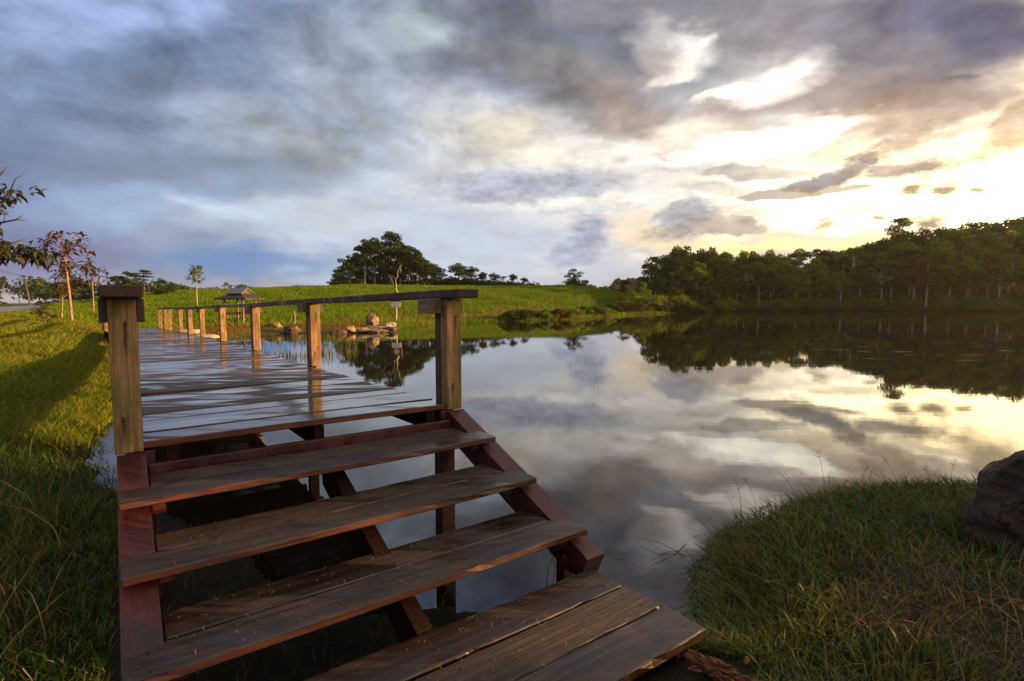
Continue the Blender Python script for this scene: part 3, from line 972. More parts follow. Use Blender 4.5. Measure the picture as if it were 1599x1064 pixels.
# ------------------------------------------------------------------ stones
def rock_mesh(name, radii, seed, mat, sub=4, rough=0.22, facets=0.0, flat_base=0.35):
    bm = bmesh.new()
    bmesh.ops.create_icosphere(bm, subdivisions=sub, radius=1.0)
    off = Vector((seed * 3.7, seed * 1.9, seed * 5.1))
    r_ = random.Random(seed)
    planes = [(Vector((r_.gauss(0, 1), r_.gauss(0, 1), r_.gauss(0, 0.7))).normalized(), r_.uniform(0.62, 0.9)) for _ in range(int(facets))]
    for v in bm.verts:
        p = v.co.copy()
        for n_, d_ in planes:
            e = p.dot(n_) - d_
            if e > 0:
                p -= n_ * e * 0.85
        n1 = mnoise.noise(p * 1.3 + off)
        n2 = mnoise.noise(p * 3.1 + off * 2)
        n3 = abs(mnoise.noise(p * 2.2 + off * 3))
        n4 = mnoise.noise(p * 8.5 + off)
        p *= 1.0 + rough * (0.75 * n1 + 0.30 * n2 - 0.35 * n3 + 0.10 * n4)
        n5 = mnoise.noise(Vector((p.x * 2.0, p.y * 2.0, p.z * 7.0)) + off)
        p *= 1.0 + rough * (0.16 * n5 + 0.05 * mnoise.noise(p * 19.0))
        if p.z < -flat_base:
            p.z = -flat_base + (p.z + flat_base) * 0.25
        v.co = (p.x * radii[0], p.y * radii[1], p.z * radii[2])
    me = bpy.data.meshes.new(name)
    bm.to_mesh(me)
    bm.free()
    me.materials.append(mat)
    me.polygons.foreach_set('use_smooth', [True] * len(me.polygons))
    return me


def rock_material(name, dark, mid, light, bands=2.0, bump=0.8, wet=0.0):
    m, N = material(name)
    tc = N.n('ShaderNodeTexCoord').outputs['Object']
    a = N.noise(tc, 3.0, 8.0, 0.65)
    b = N.noise(N.mapping(tc, rot=(0.5, 0.4, 0.2), scale=(1.0, 1.0, bands * 2.5)), 2.6, 7.0, 0.6, 0.6)
    f = N.noise(tc, 40.0, 5.0, 0.7)
    c = N.mix(N.step(b, 0.38, 0.62), dark, mid)
    c = N.mix(N.step(a, 0.52, 0.74), c, light)
    c = N.vmath('SCALE', c, N.math('MULTIPLY_ADD', f, 0.7, 0.62))
    warp_ = N.vmath('ADD', tc, N.vmath('SCALE', N.noise(tc, 4.0, 4.0, 0.6, color=True), 0.35))
    vor = N.n('ShaderNodeTexVoronoi', feature='DISTANCE_TO_EDGE')
    N.put(vor.inputs['Vector'], N.mapping(warp_, rot=(0.3, 0.5, 0.1), scale=(1.0, 1.0, 2.2)))
    vor.inputs['Scale'].default_value = 2.6
    crack = N.step(vor.outputs['Distance'], 0.0, 0.035, 1.0, 0.0)
    c = N.mix(N.math('MULTIPLY', crack, 0.75), c, (0.006, 0.004, 0.003))
    lich = N.noise(tc, 9.0, 6.0, 0.7)
    c = N.mix(N.step(lich, 0.60, 0.68, 0.0, 0.5), c, tuple(0.6 * q + 0.02 for q in light))
    h = N.math('ADD', N.math('ADD', a, b), N.math('MULTIPLY', f, 0.45))
    h = N.math('SUBTRACT', h, N.math('MULTIPLY', crack, 0.5))
    finish(N, principled(N, c, 0.8 - 0.35 * wet, h, bump, 0.05, 0.4))
    return m


M['boulder'] = rock_material('boulder_stone', (0.008, 0.004, 0.002), (0.075, 0.032, 0.014), (0.190, 0.105, 0.060), 1.6, 1.6, 0.25)
M['pink_stone'] = rock_material('pink_stone', (0.15, 0.085, 0.065), (0.30, 0.19, 0.15), (0.42, 0.33, 0.28))
M['ochre_stone'] = rock_material('ochre_stone', (0.22, 0.11, 0.045), (0.40, 0.24, 0.10), (0.48, 0.36, 0.22))
M['dark_stone'] = rock_material('dark_stone', (0.06, 0.036, 0.028), (0.13, 0.075, 0.055), (0.22, 0.15, 0.12))
M['pale_stone'] = rock_material('pale_stone', (0.30, 0.25, 0.20), (0.45, 0.38, 0.32), (0.55, 0.5, 0.45))
M['green_stone'] = rock_material('lichened_stone', (0.12, 0.09, 0.05), (0.24, 0.21, 0.13), (0.34, 0.31, 0.24))


def stone(name, label, loc, radii, seed, mat, rz=0.0, tilt=0.0, group=None, sub=4, facets=11, rough=0.36, cat='rock'):
    o = link(name, rock_mesh(name, radii, seed, mat, sub, rough, facets), None, loc, (tilt, 0, rz))
    return tag(o, label, cat, group)


stone('boulder', 'big dark weathered boulder sitting on the grass at the near right bank', (3.76, 3.46, 0.40), (0.70, 0.60, 0.60), 11, M['boulder'], 0.5, 0.1, None, 6, 3, 0.20, 'boulder')
SG = 'stones at the edge of the inlet'
stone('shore_rock', 'slanting ochre rock beside a darker rock on the bank behind the boardwalk', (-15.55, 35.2, 0.38), (0.76, 0.45, 0.27), 3, M['ochre_stone'], -0.35, 0.2, SG)
stone('shore_rock', 'squat dark red-brown rock at the waterline behind the boardwalk', (-13.65, 33.5, 0.20), (0.62, 0.5, 0.42), 5, M['dark_stone'], 0.2, 0, SG)
stone('standing_stone', 'upright pinkish stone standing on top of the low rock pile', (-9.45, 36.6, 0.60), (0.46, 0.36, 0.66), 8, M['pink_stone'], 0.3, 0.0, SG, 4, 10, 0.30)
stone('shore_rock', 'pale rounded rock just right of the upright stone', (-8.35, 36.9, 0.36), (0.52, 0.4, 0.22), 9, M['pale_stone'], 0.1, 0.0, SG)
stone('shore_rock', 'orange rounded rock at the left end of the rock pile', (-10.1, 33.75, 0.20), (0.46, 0.36, 0.27), 12, M['ochre_stone'], 0.4, 0.0, SG)
stone('flat_rock', 'broad flat grey-green slab under the upright stone', (-8.95, 35.2, 0.24), (1.15, 0.6, 0.15), 14, M['green_stone'], 0.1, 0.05, SG)
stone('flat_rock', 'small flat rock between the orange rock and the slab', (-9.55, 34.1, 0.18), (0.62, 0.45, 0.20), 15, M['green_stone'], 0.3, 0.0, SG)
stone('flat_rock', 'reddish slab lying lowest in the rock pile at the water', (-8.75, 34.35, 0.08), (0.85, 0.4, 0.17), 16, M['pink_stone'], -0.1, 0.1, SG)
stone('shore_rock', 'brown wedge of rock at the right end of the rock pile', (-7.85, 35.0, 0.14), (0.60, 0.42, 0.22), 17, M['dark_stone'], -0.5, 0.0, SG)
stone('shore_rock', 'dark low rock almost in the water at the left of the pile', (-10.75, 33.3, 0.06), (0.55, 0.4, 0.18), 18, M['dark_stone'], 0.2, 0.0, SG)
stone('pale_slab', 'white flat stone beside the far posts of the boardwalk', (-13.6, 23.6, 0.42), (0.75, 0.45, 0.14), 21, M['pale_stone'], 0.6, 0.0, None)
stone('pale_slab', 'white block of stone behind the dark far posts of the boardwalk', (-15.2, 25.4, 0.55), (0.8, 0.4, 0.2), 22, M['pale_stone'], 0.2, 0.0, None)

# ------------------------------------------------------------------ picnic shelter on the flats
M['roof'] = wood_material('shelter_roof_boards', (0.030, 0.020, 0.016), (0.065, 0.045, 0.036), 0.7, axis=0)
M['roof_sheet'] = plain_material('grey_roof_sheet', (0.12, 0.12, 0.13), (0.19, 0.19, 0.205), 2.0, 0.5, 0.1)
M['hut_wood'] = wood_material('shelter_posts', (0.16, 0.075, 0.045), (0.28, 0.15, 0.09), 0.7, axis=2)
hx, hy = -20.4, 40.6
hz = gz(hx, hy)
hut = empty('picnic_shelter', (hx, hy, hz), R(-14))
hut.scale = (0.70, 0.70, 0.96)
tag(hut, 'open picnic shelter with a small raised gable on a low brown roof', 'shelter')
for (px, py) in ((-1.15, -0.95), (1.15, -0.95), (-1.15, 0.95), (1.15, 0.95)):
    link('post', board(M['hut_wood'], 0.15, 0.15, 2.10, 0.01), hut, (px, py, 1.05))


def sheet(name, pts, thick, mats, parent):
    V = [tuple(p) for p in pts] + [(p[0], p[1], p[2] - thick) for p in pts]
    n = len(pts)
    F = [list(range(n)), list(range(2 * n - 1, n - 1, -1))] + [(i, i + n, (i + 1) % n + n, (i + 1) % n) for i in range(n)]
    return link(name, mesh(name, V, F, mats), parent)


lw, ld, ih = 1.95, 1.55, 2.05
skirt = [(-lw, -ld), (lw, -ld), (lw, ld), (-lw, ld)]
inner = [(-0.72, -0.62), (0.72, -0.62), (0.72, 0.62), (-0.72, 0.62)]
for i in range(4):
    a, b = skirt[i], skirt[(i + 1) % 4]
    c_, d2 = inner[(i + 1) % 4], inner[i]
    sheet('roof_skirt', [(*a, ih), (*b, ih), (*c_, ih + 0.34), (*d2, ih + 0.34)], 0.09, [M['roof']], hut)
for sgn in (-1, 1):
    pts = [(-1.02, sgn * 0.95, ih + 0.40), (1.02, sgn * 0.95, ih + 0.40), (1.02, 0.0, ih + 0.80), (-1.02, 0.0, ih + 0.80)]
    sheet('gable_roof', pts if sgn < 0 else pts[::-1], 0.045, [M['roof_sheet']], hut)
for sx in (-0.85, 0.85):
    sheet('gable_end', [(sx, -0.78, ih + 0.37), (sx + 0.04, -0.78, ih + 0.37), (sx + 0.04, 0.78, ih + 0.37), (sx, 0.78, ih + 0.37)], 0.05, [M['roof']], hut)
    V = [(sx, -0.72, ih + 0.38), (sx, 0.72, ih + 0.38), (sx, 0, ih + 0.74), (sx + 0.04, -0.72, ih + 0.38), (sx + 0.04, 0.72, ih + 0.38), (sx + 0.04, 0, ih + 0.74)]
    link('gable_panel', mesh('gable_panel', V, [(0, 1, 2), (5, 4, 3), (0, 3, 4, 1), (1, 4, 5, 2), (2, 5, 3, 0)], [M['roof']]), hut)
for py in (-0.95, 0.95):
    link('seat_board', board(M['hut_wood'], 2.15, 0.32, 0.05, 0.006), hut, (0.0, py * 0.72, 0.46))
    link('back_board', board(M['hut_wood'], 2.15, 0.04, 0.16, 0.006), hut, (0.0, py * 0.95, 0.88))
link('floor_board', board(M['hut_wood'], 2.6, 2.2, 0.10, 0.006), hut, (0.0, 0, 0.05))
link('brace', board(M['hut_wood'], 0.08, 0.08, 1.1, 0.006), hut, (-0.92, -0.86, 0.62), (0, R(-18), 0))

# ------------------------------------------------------------------ sign on a bleached dead tree
M['bleached'] = wood_material('bleached_wood', (0.22, 0.17, 0.11), (0.46, 0.38, 0.27), 0.8, axis=2)
tx, ty = -10.0, 46.4
tz = gz(tx, ty)
snag = empty('dead_tree', (tx, ty, tz))
tag(snag, 'bare bleached dead tree with crooked forked top behind the near handrail', 'tree')
link('trunk', tubes('trunk', [([(0, 0, -0.2), (0.06, 0, 0.8), (0.02, 0, 1.5), (0.10, 0.02, 2.2), (0.22, 0, 2.55)], [0.12, 0.10, 0.09, 0.085, 0.07])], [M['bleached']]), snag)
link('limb', tubes('limb', [([(0.22, 0, 2.35), (0.05, 0.05, 2.75), (-0.12, 0, 3.05), (-0.22, 0, 3.5), (-0.42, 0, 3.85), (-0.62, 0.05, 4.0)], [0.075, 0.075, 0.06, 0.04, 0.03, 0.012])], [M['bleached']]), snag)
link('limb', tubes('limb', [([(0.16, 0, 2.45), (0.02, 0, 2.75), (0.12, 0, 3.0), (0.06, 0, 3.3), (0.05, 0, 3.6), (0.24, 0.03, 3.80), (0.22, 0, 4.1), (0.30, 0, 4.35), (0.42, 0, 4.6), (0.62, 0, 4.75)], [0.07, 0.065, 0.06, 0.05, 0.045, 0.045, 0.04, 0.032, 0.022, 0.01])], [M['bleached']]), snag)
link('limb', tubes('limb', [([(0.05, 0, 3.6), (-0.2, 0, 3.8), (-0.55, 0.0, 3.88)], [0.04, 0.03, 0.012])], [M['bleached']]), snag)
M['sign_brown'] = plain_material('brown_sign_board', (0.085, 0.020, 0.016), (0.115, 0.030, 0.024), 5.0, 0.5, 0.1)
M['sign_white'] = plain_material('white_sign_paint', (0.68, 0.66, 0.66), (0.78, 0.76, 0.76), 5.0, 0.5, 0.05)
M['sign_ink'] = plain_material('dark_sign_lettering', (0.10, 0.03, 0.06), (0.14, 0.05, 0.08), 9.0, 0.5, 0.0)
M['sign_red'] = plain_material('red_sign_ring', (0.28, 0.03, 0.03), (0.34, 0.04, 0.03), 9.0, 0.5, 0.0)
sign = empty('warning_sign', (tx + 0.10, ty - 0.22, tz + 1.22), R(3))
tag(sign, 'brown warning sign with white text panel and round symbol nailed to the dead tree', 'sign')
link('board', board(M['sign_brown'], 0.86, 0.03, 1.15, 0.004), sign, (0, 0, 0.56))
pan = link('text_panel', board(M['sign_white'], 0.80, 0.02, 0.42, 0.003), sign, (0, -0.026, 0.21))
rs = random.Random(4)
for row, (zz, hh) in enumerate(((0.085, 0.085), (-0.045, 0.075), (-0.14, 0.045))):
    x = -0.30 + 0.03 * row
    V, F = [], []
    while x < 0.30 - 0.03 * row:
        w = rs.uniform(0.02, 0.055)
        for (ax, az_, bx, bz) in ((x, zz - hh / 2, x + 0.014, zz + hh / 2), (x + 0.014, zz + hh / 2 - 0.018, x + w, zz + hh / 2), (x + w - 0.013, zz - hh / 2 * rs.choice((1, 0)), x + w, zz + hh / 2 - 0.018)):
            b = len(V)
            V += [(ax, -0.0125, az_), (bx, -0.0125, az_), (bx, -0.0125, bz), (ax, -0.0125, bz)]
            F.append((b, b + 1, b + 2, b + 3))
        x += w + rs.choice((0.015, 0.015, 0.03))
    link('lettering', mesh('lettering', V, F, [M['sign_ink']]), pan)


def disc(r0, r1, y, n=28):
    V, F = [], []
    for i in range(n):
        a = 2 * math.pi * i / n
        V += [(r0 * math.cos(a), y, r0 * math.sin(a)), (r1 * math.cos(a), y, r1 * math.sin(a))]
    for i in range(n):
        j = (i + 1) % n
        F.append((2 * i, 2 * j, 2 * j + 1, 2 * i + 1))
    return V, F


V, F = disc(0.001, 0.25, -0.022)
sym = link('symbol_disc', mesh('symbol_disc', V, F, [M['sign_white']]), sign, (0, 0, 0.77))
V, F = disc(0.205, 0.25, -0.026)
link('ring', mesh('ring', V, F, [M['sign_red']]), sym)
# a swimmer in dark paint with a bar across
V, F = disc(0.001, 0.05, -0.0255, 14)
V = [(a + 0.07, b, c_ + 0.05) for a, b, c_ in V]
b0 = len(V)
V += [(-0.14, -0.0255, -0.06), (0.05, -0.0255, -0.06), (0.03, -0.0255, 0.03), (-0.03, -0.0255, 0.05), (-0.10, -0.0255, 0.0)]
F.append(tuple(range(b0, b0 + 5)))
link('pictogram', mesh('pictogram', V, F, [M['sign_ink']]), sym)
V = [(-0.17, -0.0275, 0.13), (-0.13, -0.0275, 0.17), (0.17, -0.0275, -0.13), (0.13, -0.0275, -0.17)]
link('bar', mesh('bar', V, [(0, 1, 2, 3)], [M['sign_red']]), sym)

# small stake on the flats
o = link('stake', tubes('stake', [([(0, 0, -0.2), (0.02, 0, 0.5), (-0.02, 0, 0.95), (0.0, 0, 1.05)], [0.09, 0.08, 0.08, 0.05])], [M['hut_wood']]), None, (-15.8, 39.2, gz(-15.8, 39.2)))
tag(o, 'short brown wooden stake in the grass right of the picnic shelter', 'stake')

# ------------------------------------------------------------------ power line beyond the road
M['pole'] = plain_material('dark_pole_wood', (0.05, 0.042, 0.038), (0.09, 0.075, 0.066), 3.0, 0.8)
M['wire'] = plain_material('black_cable', (0.02, 0.02, 0.02), (0.03, 0.03, 0.03), 3.0, 0.6, 0.0)


def pole(x, y, top, label, lean=0.0):
    z = gz(x, y)
    p = empty('utility_pole', (x, y, z))
    tag(p, label, 'utility pole', 'utility poles along the road')
    link('shaft', tubes('shaft', [([(0, 0, -0.5), (lean, 0, top - z)], [0.24, 0.19])], [M['pole']], 8), p)
    link('crossarm', board(M['pole'], 2.4, 0.22, 0.22, 0.01), p, (lean, -0.12, top - z - 0.30), (0, 0, R(-14)))
    return Vector((x + lean, y, top - 0.2))


pa = pole(-138.0, 155.0, 9.9, 'leaning dark utility pole with crossarm standing by the road', -1.3)
pb_ = pole(-217.0, 252.0, 8.3, 'smaller farther utility pole just right of the leaning one', 0.0)
for i, dxw in enumerate((-0.8, 0.8)):
    for (a, b, sag, nm) in ((Vector((-90.0, 86.0, 11.5)), pa, 1.0, 'near'), (pa, pb_, 1.6, 'far')):
        pts = []
        for t in np.linspace(0, 1, 17):
            p = a.lerp(b, t)
            pts.append((p.x + dxw, p.y, p.z - sag * 4 * t * (1 - t)))
        o = link('power_cable', tubes('power_cable', [(pts, [0.05] * len(pts))], [M['wire']], 5))
        where = ('rising from the leaning pole out of the picture', 'sagging from the leaning pole to the far one')[nm == 'far']
        tag(o, ('left' if i == 0 else 'right') + ' black power cable ' + where, 'cable', 'power cables of the line by the road')

# ------------------------------------------------------------------ rotten log by the landing
M['rotten'] = rock_material('rotten_wood', (0.10, 0.028, 0.012), (0.22, 0.075, 0.025), (0.32, 0.14, 0.045), 1.0, 1.0)
o = link('rotten_log', rock_mesh('rotten_log', (0.125, 0.050, 0.042), 31, M['rotten'], 5, 1.0, 4, 0.6), None, (0.93, 2.33, gz(0.93, 2.33) + 0.03), (0.1, 0, R(-52)))
tag(o, 'crumbling orange-brown chunk of rotten wood beside the corner of the lowest plank', 'log')

# ------------------------------------------------------------------ foliage
M['leaf_dark'] = leaf_material('dark_forest_leaves', [(0.0, (0.020, 0.034, 0.008)), (0.5, (0.042, 0.064, 0.013)), (1.0, (0.085, 0.105, 0.022))], 0.30, (0.35, 0.5))
M['leaf_mid'] = leaf_material('forest_leaves', [(0.0, (0.070, 0.100, 0.012)), (0.5, (0.135, 0.185, 0.020)), (1.0, (0.220, 0.250, 0.036))], 0.45, (0.35, 0.6))
M['leaf_bush'] = leaf_material('bush_leaves', [(0.0, (0.070, 0.100, 0.012)), (0.5, (0.120, 0.165, 0.020)), (1.0, (0.190, 0.200, 0.040))], 0.45, (0.3, 0.6))
M['leaf_gold'] = leaf_material('yellowing_leaves', [(0.0, (0.045, 0.045, 0.010)), (0.5, (0.085, 0.085, 0.016)), (1.0, (0.15, 0.125, 0.025))], 0.45, (0.4, 0.5))
M['leaf_brown'] = leaf_material('russet_leaves', [(0.0, (0.060, 0.038, 0.014)), (0.5, (0.11, 0.068, 0.026)), (1.0, (0.16, 0.105, 0.045))], 0.35, (0.5, 0.5))
M['leaf_red'] = leaf_material('reddish_sapling_leaves', [(0.0, (0.050, 0.022, 0.012)), (0.5, (0.095, 0.042, 0.022)), (1.0, (0.085, 0.085, 0.022))], 0.30, None, 0.06)
M['leaf_big'] = leaf_material('big_green_leaves', [(0.0, (0.020, 0.030, 0.009)), (0.55, (0.046, 0.060, 0.013)), (1.0, (0.10, 0.070, 0.018))], 0.35, None, 0.06)
M['bark_pale'] = plain_material('pale_bark', (0.18, 0.16, 0.13), (0.40, 0.37, 0.31), 3.0, 0.85)
M['bark_dark'] = plain_material('dark_bark', (0.045, 0.034, 0.026), (0.09, 0.070, 0.052), 3.0, 0.85)
M['bark_red'] = plain_material('red_brown_bark', (0.16, 0.085, 0.055), (0.34, 0.22, 0.15), 9.0, 0.85)


def leaf_cloud(rs, lobes, n, size, droop=0.0, shape=0.55, flat=0.35):
    """n little leaf-spray quads spread through the outer part of ellipsoid lobes (cx,cy,cz,rx,ry,rz)."""
    lob = np.array(lobes, float)
    vol = lob[:, 3] * lob[:, 4] + lob[:, 3] * lob[:, 5]
    pick = rs.choice(len(lob), n, p=vol / vol.sum())
    d = rs.normal(size=(n, 3))
    d /= np.linalg.norm(d, axis=1)[:, None]
    d[:, 2] = np.where(d[:, 2] < -0.3, d[:, 2] * rs.uniform(-1, 1, n), d[:, 2])
    rr = rs.uniform(0.30, 1.0, n) ** 0.5
    rr *= 1.0 + 0.16 * np.sin(d[:, 0] * 5 + pick) * np.sin(d[:, 1] * 6 + 2 * pick) + 0.1 * rs.normal(size=n) * (rs.random(n) < 0.25)
    c = lob[pick, :3] + d * lob[pick, 3:6] * rr[:, None]
    nrm = d * 0.7 + rs.normal(size=(n, 3)) * 0.8
    nrm[:, 2] += flat
    nrm /= np.linalg.norm(nrm, axis=1)[:, None]
    t = np.cross(nrm, rs.normal(size=(n, 3)))
    t /= np.linalg.norm(t, axis=1)[:, None] + 1e-9
    b = np.cross(nrm, t)
    s = size * rs.uniform(0.5, 1.35, n)[:, None]
    v = np.stack([c - t * s, c - b * s * shape + nrm * s * 0.12, c + t * s, c + b * s * shape + nrm * s * 0.12], 1)
    v[:, 2, 2] -= droop * size
    return v.reshape(-1, 3), np.arange(4 * n).reshape(-1, 4)


def make_tree_kind(seed, kind):
    """Trunk mesh with limbs and crown mesh of a tree one unit tall, foot at the origin."""
    r = random.Random(seed)
    rs = np.random.RandomState(seed)
    lobes, runs = [], []
    if kind == 'tall':                            # bare trunk to half height, billowing crown
        sway = r.uniform(-0.03, 0.03)
        runs.append(([(0, 0, -0.03), (sway * 0.3, 0, 0.2), (sway, 0.01, 0.5), (sway * 1.2, 0, 0.86)], [0.019, 0.016, 0.012, 0.003]))
        for i in range(17):
            a = r.uniform(0, 6.28)
            z = r.uniform(0.46, 0.90)
            q = r.uniform(0.03, 0.27) * (1.15 - max(0.0, z - 0.62) * 2.2) * (0.75 + 0.8 * (z - 0.36) if z < 0.6 else 1.0)
            s = r.uniform(0.060, 0.115)
            lobes.append((q * math.cos(a) + sway, q * math.sin(a), z, s * 1.1, s * 1.1, s * 0.85))
        lobes.append((sway, 0, 0.93, 0.085, 0.085, 0.07))
        n, size = 2900, 0.021
    elif kind == 'dense':                         # clothed almost to the ground
        runs.append(([(0, 0, -0.03), (0.01, 0, 0.4), (0, 0, 0.85)], [0.02, 0.015, 0.003]))
        for i in range(18):
            a = r.uniform(0, 6.28)
            z = r.uniform(0.14, 0.88)
            q = r.uniform(0.03, 0.29) * (1.1 - max(0, z - 0.5) * 1.5)
            s = r.uniform(0.075, 0.14)
            lobes.append((q * math.cos(a), q * math.sin(a), z, s * 1.15, s * 1.15, s * 0.9))
        for i in range(7):                        # skirt of low boughs
            a = i * 0.9 + r.uniform(-.3, .3)
            q = r.uniform(0.10, 0.30)
            lobes.append((q * math.cos(a), q * math.sin(a), r.uniform(0.07, 0.26), r.uniform(.10, .15), r.uniform(.10, .15), r.uniform(.07, .11)))
        lobes.append((0, 0, 0.92, 0.08, 0.08, 0.07))
        n, size = 4300, 0.022
    elif kind == 'umbrella':                      # flat spreading layers
        runs.append(([(0, 0, -0.03), (0.02, 0, 0.4), (0, 0, 0.9)], [0.018, 0.014, 0.003]))
        for i in range(10):
            a = r.uniform(0, 6.28)
            z = r.choice((0.62, 0.74, 0.84, 0.93)) + r.uniform(-.02, .02)
            q = r.uniform(0.05, 0.27) * (1.25 - z * 0.55)
            lobes.append((q * math.cos(a), q * math.sin(a), z, r.uniform(.09, .14), r.uniform(.09, .14), 0.032))
        lobes.append((0, 0, 0.965, 0.12, 0.12, 0.025))
        n, size = 1500, 0.021
    elif kind == 'layered':                       # open tiers like an old pine
        runs.append(([(0, 0, -0.03), (0.015, 0, 0.4), (-0.01, 0, 0.7), (0.01, 0, 0.97)], [0.022, 0.018, 0.012, 0.004]))
        for z, reach in ((0.50, 0.20), (0.60, 0.24), (0.69, 0.22), (0.78, 0.21), (0.86, 0.17), (0.92, 0.12), (0.97, 0.07)):
            for j in range(4):
                a = r.uniform(0, 6.28)
                q = reach * r.uniform(0.3, 1.0)
                lobes.append((q * math.cos(a), q * math.sin(a), z + r.uniform(-.02, .02), r.uniform(.05, .09), r.uniform(.05, .09), r.uniform(.018, .034)))
        n, size = 1500, 0.017
    elif kind == 'sparse':                        # thin crown, sky shows through
        runs.append(([(0, 0, -0.03), (0.02, 0, 0.35), (-0.02, 0, 0.65), (0, 0, 0.95)], [0.017, 0.013, 0.009, 0.003]))
        for i in range(9):
            a = r.uniform(0, 6.28)
            z = r.uniform(0.52, 0.95)
            q = r.uniform(0.05, 0.2)
            s = r.uniform(0.045, 0.08)
            lobes.append((q * math.cos(a), q * math.sin(a), z, s * 1.3, s * 1.3, s * 0.7))
        n, size = 900, 0.019
    else:                                         # bush, broad as high
        for i in range(12):
            a = r.uniform(0, 6.28)
            q = r.uniform(0.1, 0.62)
            z = r.uniform(0.22, 0.66)
            s = r.uniform(0.16, 0.30)
            lobes.append((q * math.cos(a), q * math.sin(a) * 0.8, z, s * 1.2, s * 1.2, s))
            runs.append(([(q * 0.2 * math.cos(a), q * 0.2 * math.sin(a), -0.02), (q * 0.7 * math.cos(a), q * 0.7 * math.sin(a), z * 0.8)], [0.015, 0.006]))
        n, size = 1300, 0.055
    if kind != 'bush':
        for lx, ly, lz, *_ in lobes:              # a limb into every lobe
            z0 = max(0.12, lz - r.uniform(0.12, 0.22))
            mid = (lx * 0.5, ly * 0.5, (z0 + lz) / 2 + 0.02)
            runs.append(([(0.0, 0.0, z0), mid, (lx, ly, lz)], [0.0045, 0.003, 0.0012]))
    v, f = leaf_cloud(rs, lobes, n, size)
    return tubes('trunk', runs, [], 5), v, f


KINDS = {}
for kind, count in (('tall', 5), ('dense', 4), ('umbrella', 2), ('sparse', 2), ('bush', 4), ('layered', 2)):
    KINDS[kind] = []
    for i in range(count):
        KINDS[kind].append(make_tree_kind(100 + 17 * len(KINDS) + i, kind))
_tree_mesh_cache = {}


def tree_meshes(kind, i, leaf, bark):
    key = (kind, i % len(KINDS[kind]), leaf, bark)
    if key not in _tree_mesh_cache:
        t, v, f = KINDS[kind][key[1]]
        tm = t.copy()
        tm.materials.append(M[bark])
        _tree_mesh_cache[key] = (tm, fast_mesh('crown', v, f, [M[leaf]]))
    return _tree_mesh_cache[key]


rt = random.Random(21)


def tree(x, y, top, label, kind='tall', leaf='leaf_mid', bark='bark_pale', spread=1.0, name='tree', group=None, cat='tree', i=None, base=None):
    """A tree whose top stands at height top above the lake."""
    z = gz(x, y) if base is None else base
    h = max(top - z, 0.5)
    o = empty(name, (x, y, z), rt.uniform(0, 6.28))
    tag(o, label, cat, group)
    tm, cm = tree_meshes(kind, rt.randrange(9) if i is None else i, leaf, bark)
    w = h * spread
    link('stems' if kind == 'bush' else 'trunk', tm, o, scale=(w, w, h))
    link('foliage' if kind == 'bush' else 'crown', cm, o, scale=(w, w, h))
    return o


def polar(az, r):
    return r * math.sin(R(az)), r * math.cos(R(az))


FG = 'trees of the forest across the lake'
FOREST_ZONES = ((16.5, 'behind the left of the point'), (21.5, 'behind the right of the point'), (25.5, 'in the little bay'), (29.5, 'in the low middle'),
                (33.5, 'left of the emergent tree'), (36.2, 'under the emergent tree'), (39.0, 'beside the russet tree'), (42.0, 'left of the bright tree'), (90.0, 'at the right edge'))
sky_az = [12.0, 13.0, 14.2, 16.5, 18.5, 22.0, 25.0, 28.0, 30.5, 33.0, 36.0, 38.0, 40.0, 43.5, 50.0]
sky_el = [1.9, 3.2, 4.3, 5.6, 5.8, 5.1, 5.1, 5.0, 5.0, 5.6, 6.4, 6.6, 6.8, 7.0, 7.0]
# the wood on the right: four ragged rows behind the shore
for row, (back, step, share) in enumerate(((3.5, 1.3, 0.60), (9.5, 1.2, 0.46), (11.0, 1.15, 0.80), (19.0, 1.2, 0.94), (29.0, 1.3, 1.0), (37.0, 1.2, 0.62))):
    az = 13.6 + 0.35 * row
    while az < 49.0:
        a = az + rt.uniform(-0.35, 0.35)
        rsh = float(np.interp(a, [12, 14.5, 17.2, 20.8, 22.3, 30.7, 37.7, 43.5, 52], [86, 93, 98, 103, 115, 121, 124, 129, 140]))
        r_ = rsh + back + rt.uniform(-2.5, 2.5)
        x, y = polar(a, r_)
        el = float(np.interp(a, sky_az, sky_el)) * (share * rt.uniform(0.86, 1.0) if row != 4 else rt.uniform(0.88, 1.01))
        top = EYE + r_ * math.tan(R(el))
        left = a < 21.5
        if left:
            kind, leaf = rt.choice((('dense', 'leaf_dark'), ('dense', 'leaf_dark'), ('tall', 'leaf_dark'), ('tall', 'leaf_mid')))
        else:
            kind, leaf = rt.choice((('tall', 'leaf_mid'), ('tall', 'leaf_mid'), ('tall', 'leaf_dark'), ('dense', 'leaf_mid'), ('sparse', 'leaf_mid'), ('tall', 'leaf_gold' if a > 33 else 'leaf_mid')))
            if row == 0 and kind == 'dense':
                kind = 'tall'
            if row == 1:
                kind, leaf = 'dense', rt.choice(('leaf_mid', 'leaf_dark', 'leaf_mid'))
            if row == 4:
                kind = rt.choice(('dense', 'tall'))
            if row == 5:
                kind = 'dense'
        zone = next(t for lim, t in FOREST_ZONES if a < lim)
        look = ('pale-trunked tree at the forest front', 'bushy understorey tree of the forest', 'mid-height tree behind the forest front', 'tall tree below the forest skyline', 'skyline tree of the forest', 'low tree deep in the forest shade')[row]
        tone = {'leaf_dark': 'dark ', 'leaf_gold': 'yellowish '}.get(leaf, 'green ')
        tree(x, y, top, tone + look + ', ' + zone, kind, leaf, 'bark_pale' if row < 3 else 'bark_dark', rt.uniform(0.95, 1.3) * (1.5 if row == 5 else 1.0) * (1.25 if kind == 'sparse' else 1.0), 'forest_tree', FG)
        az += step * rt.uniform(0.8, 1.2)
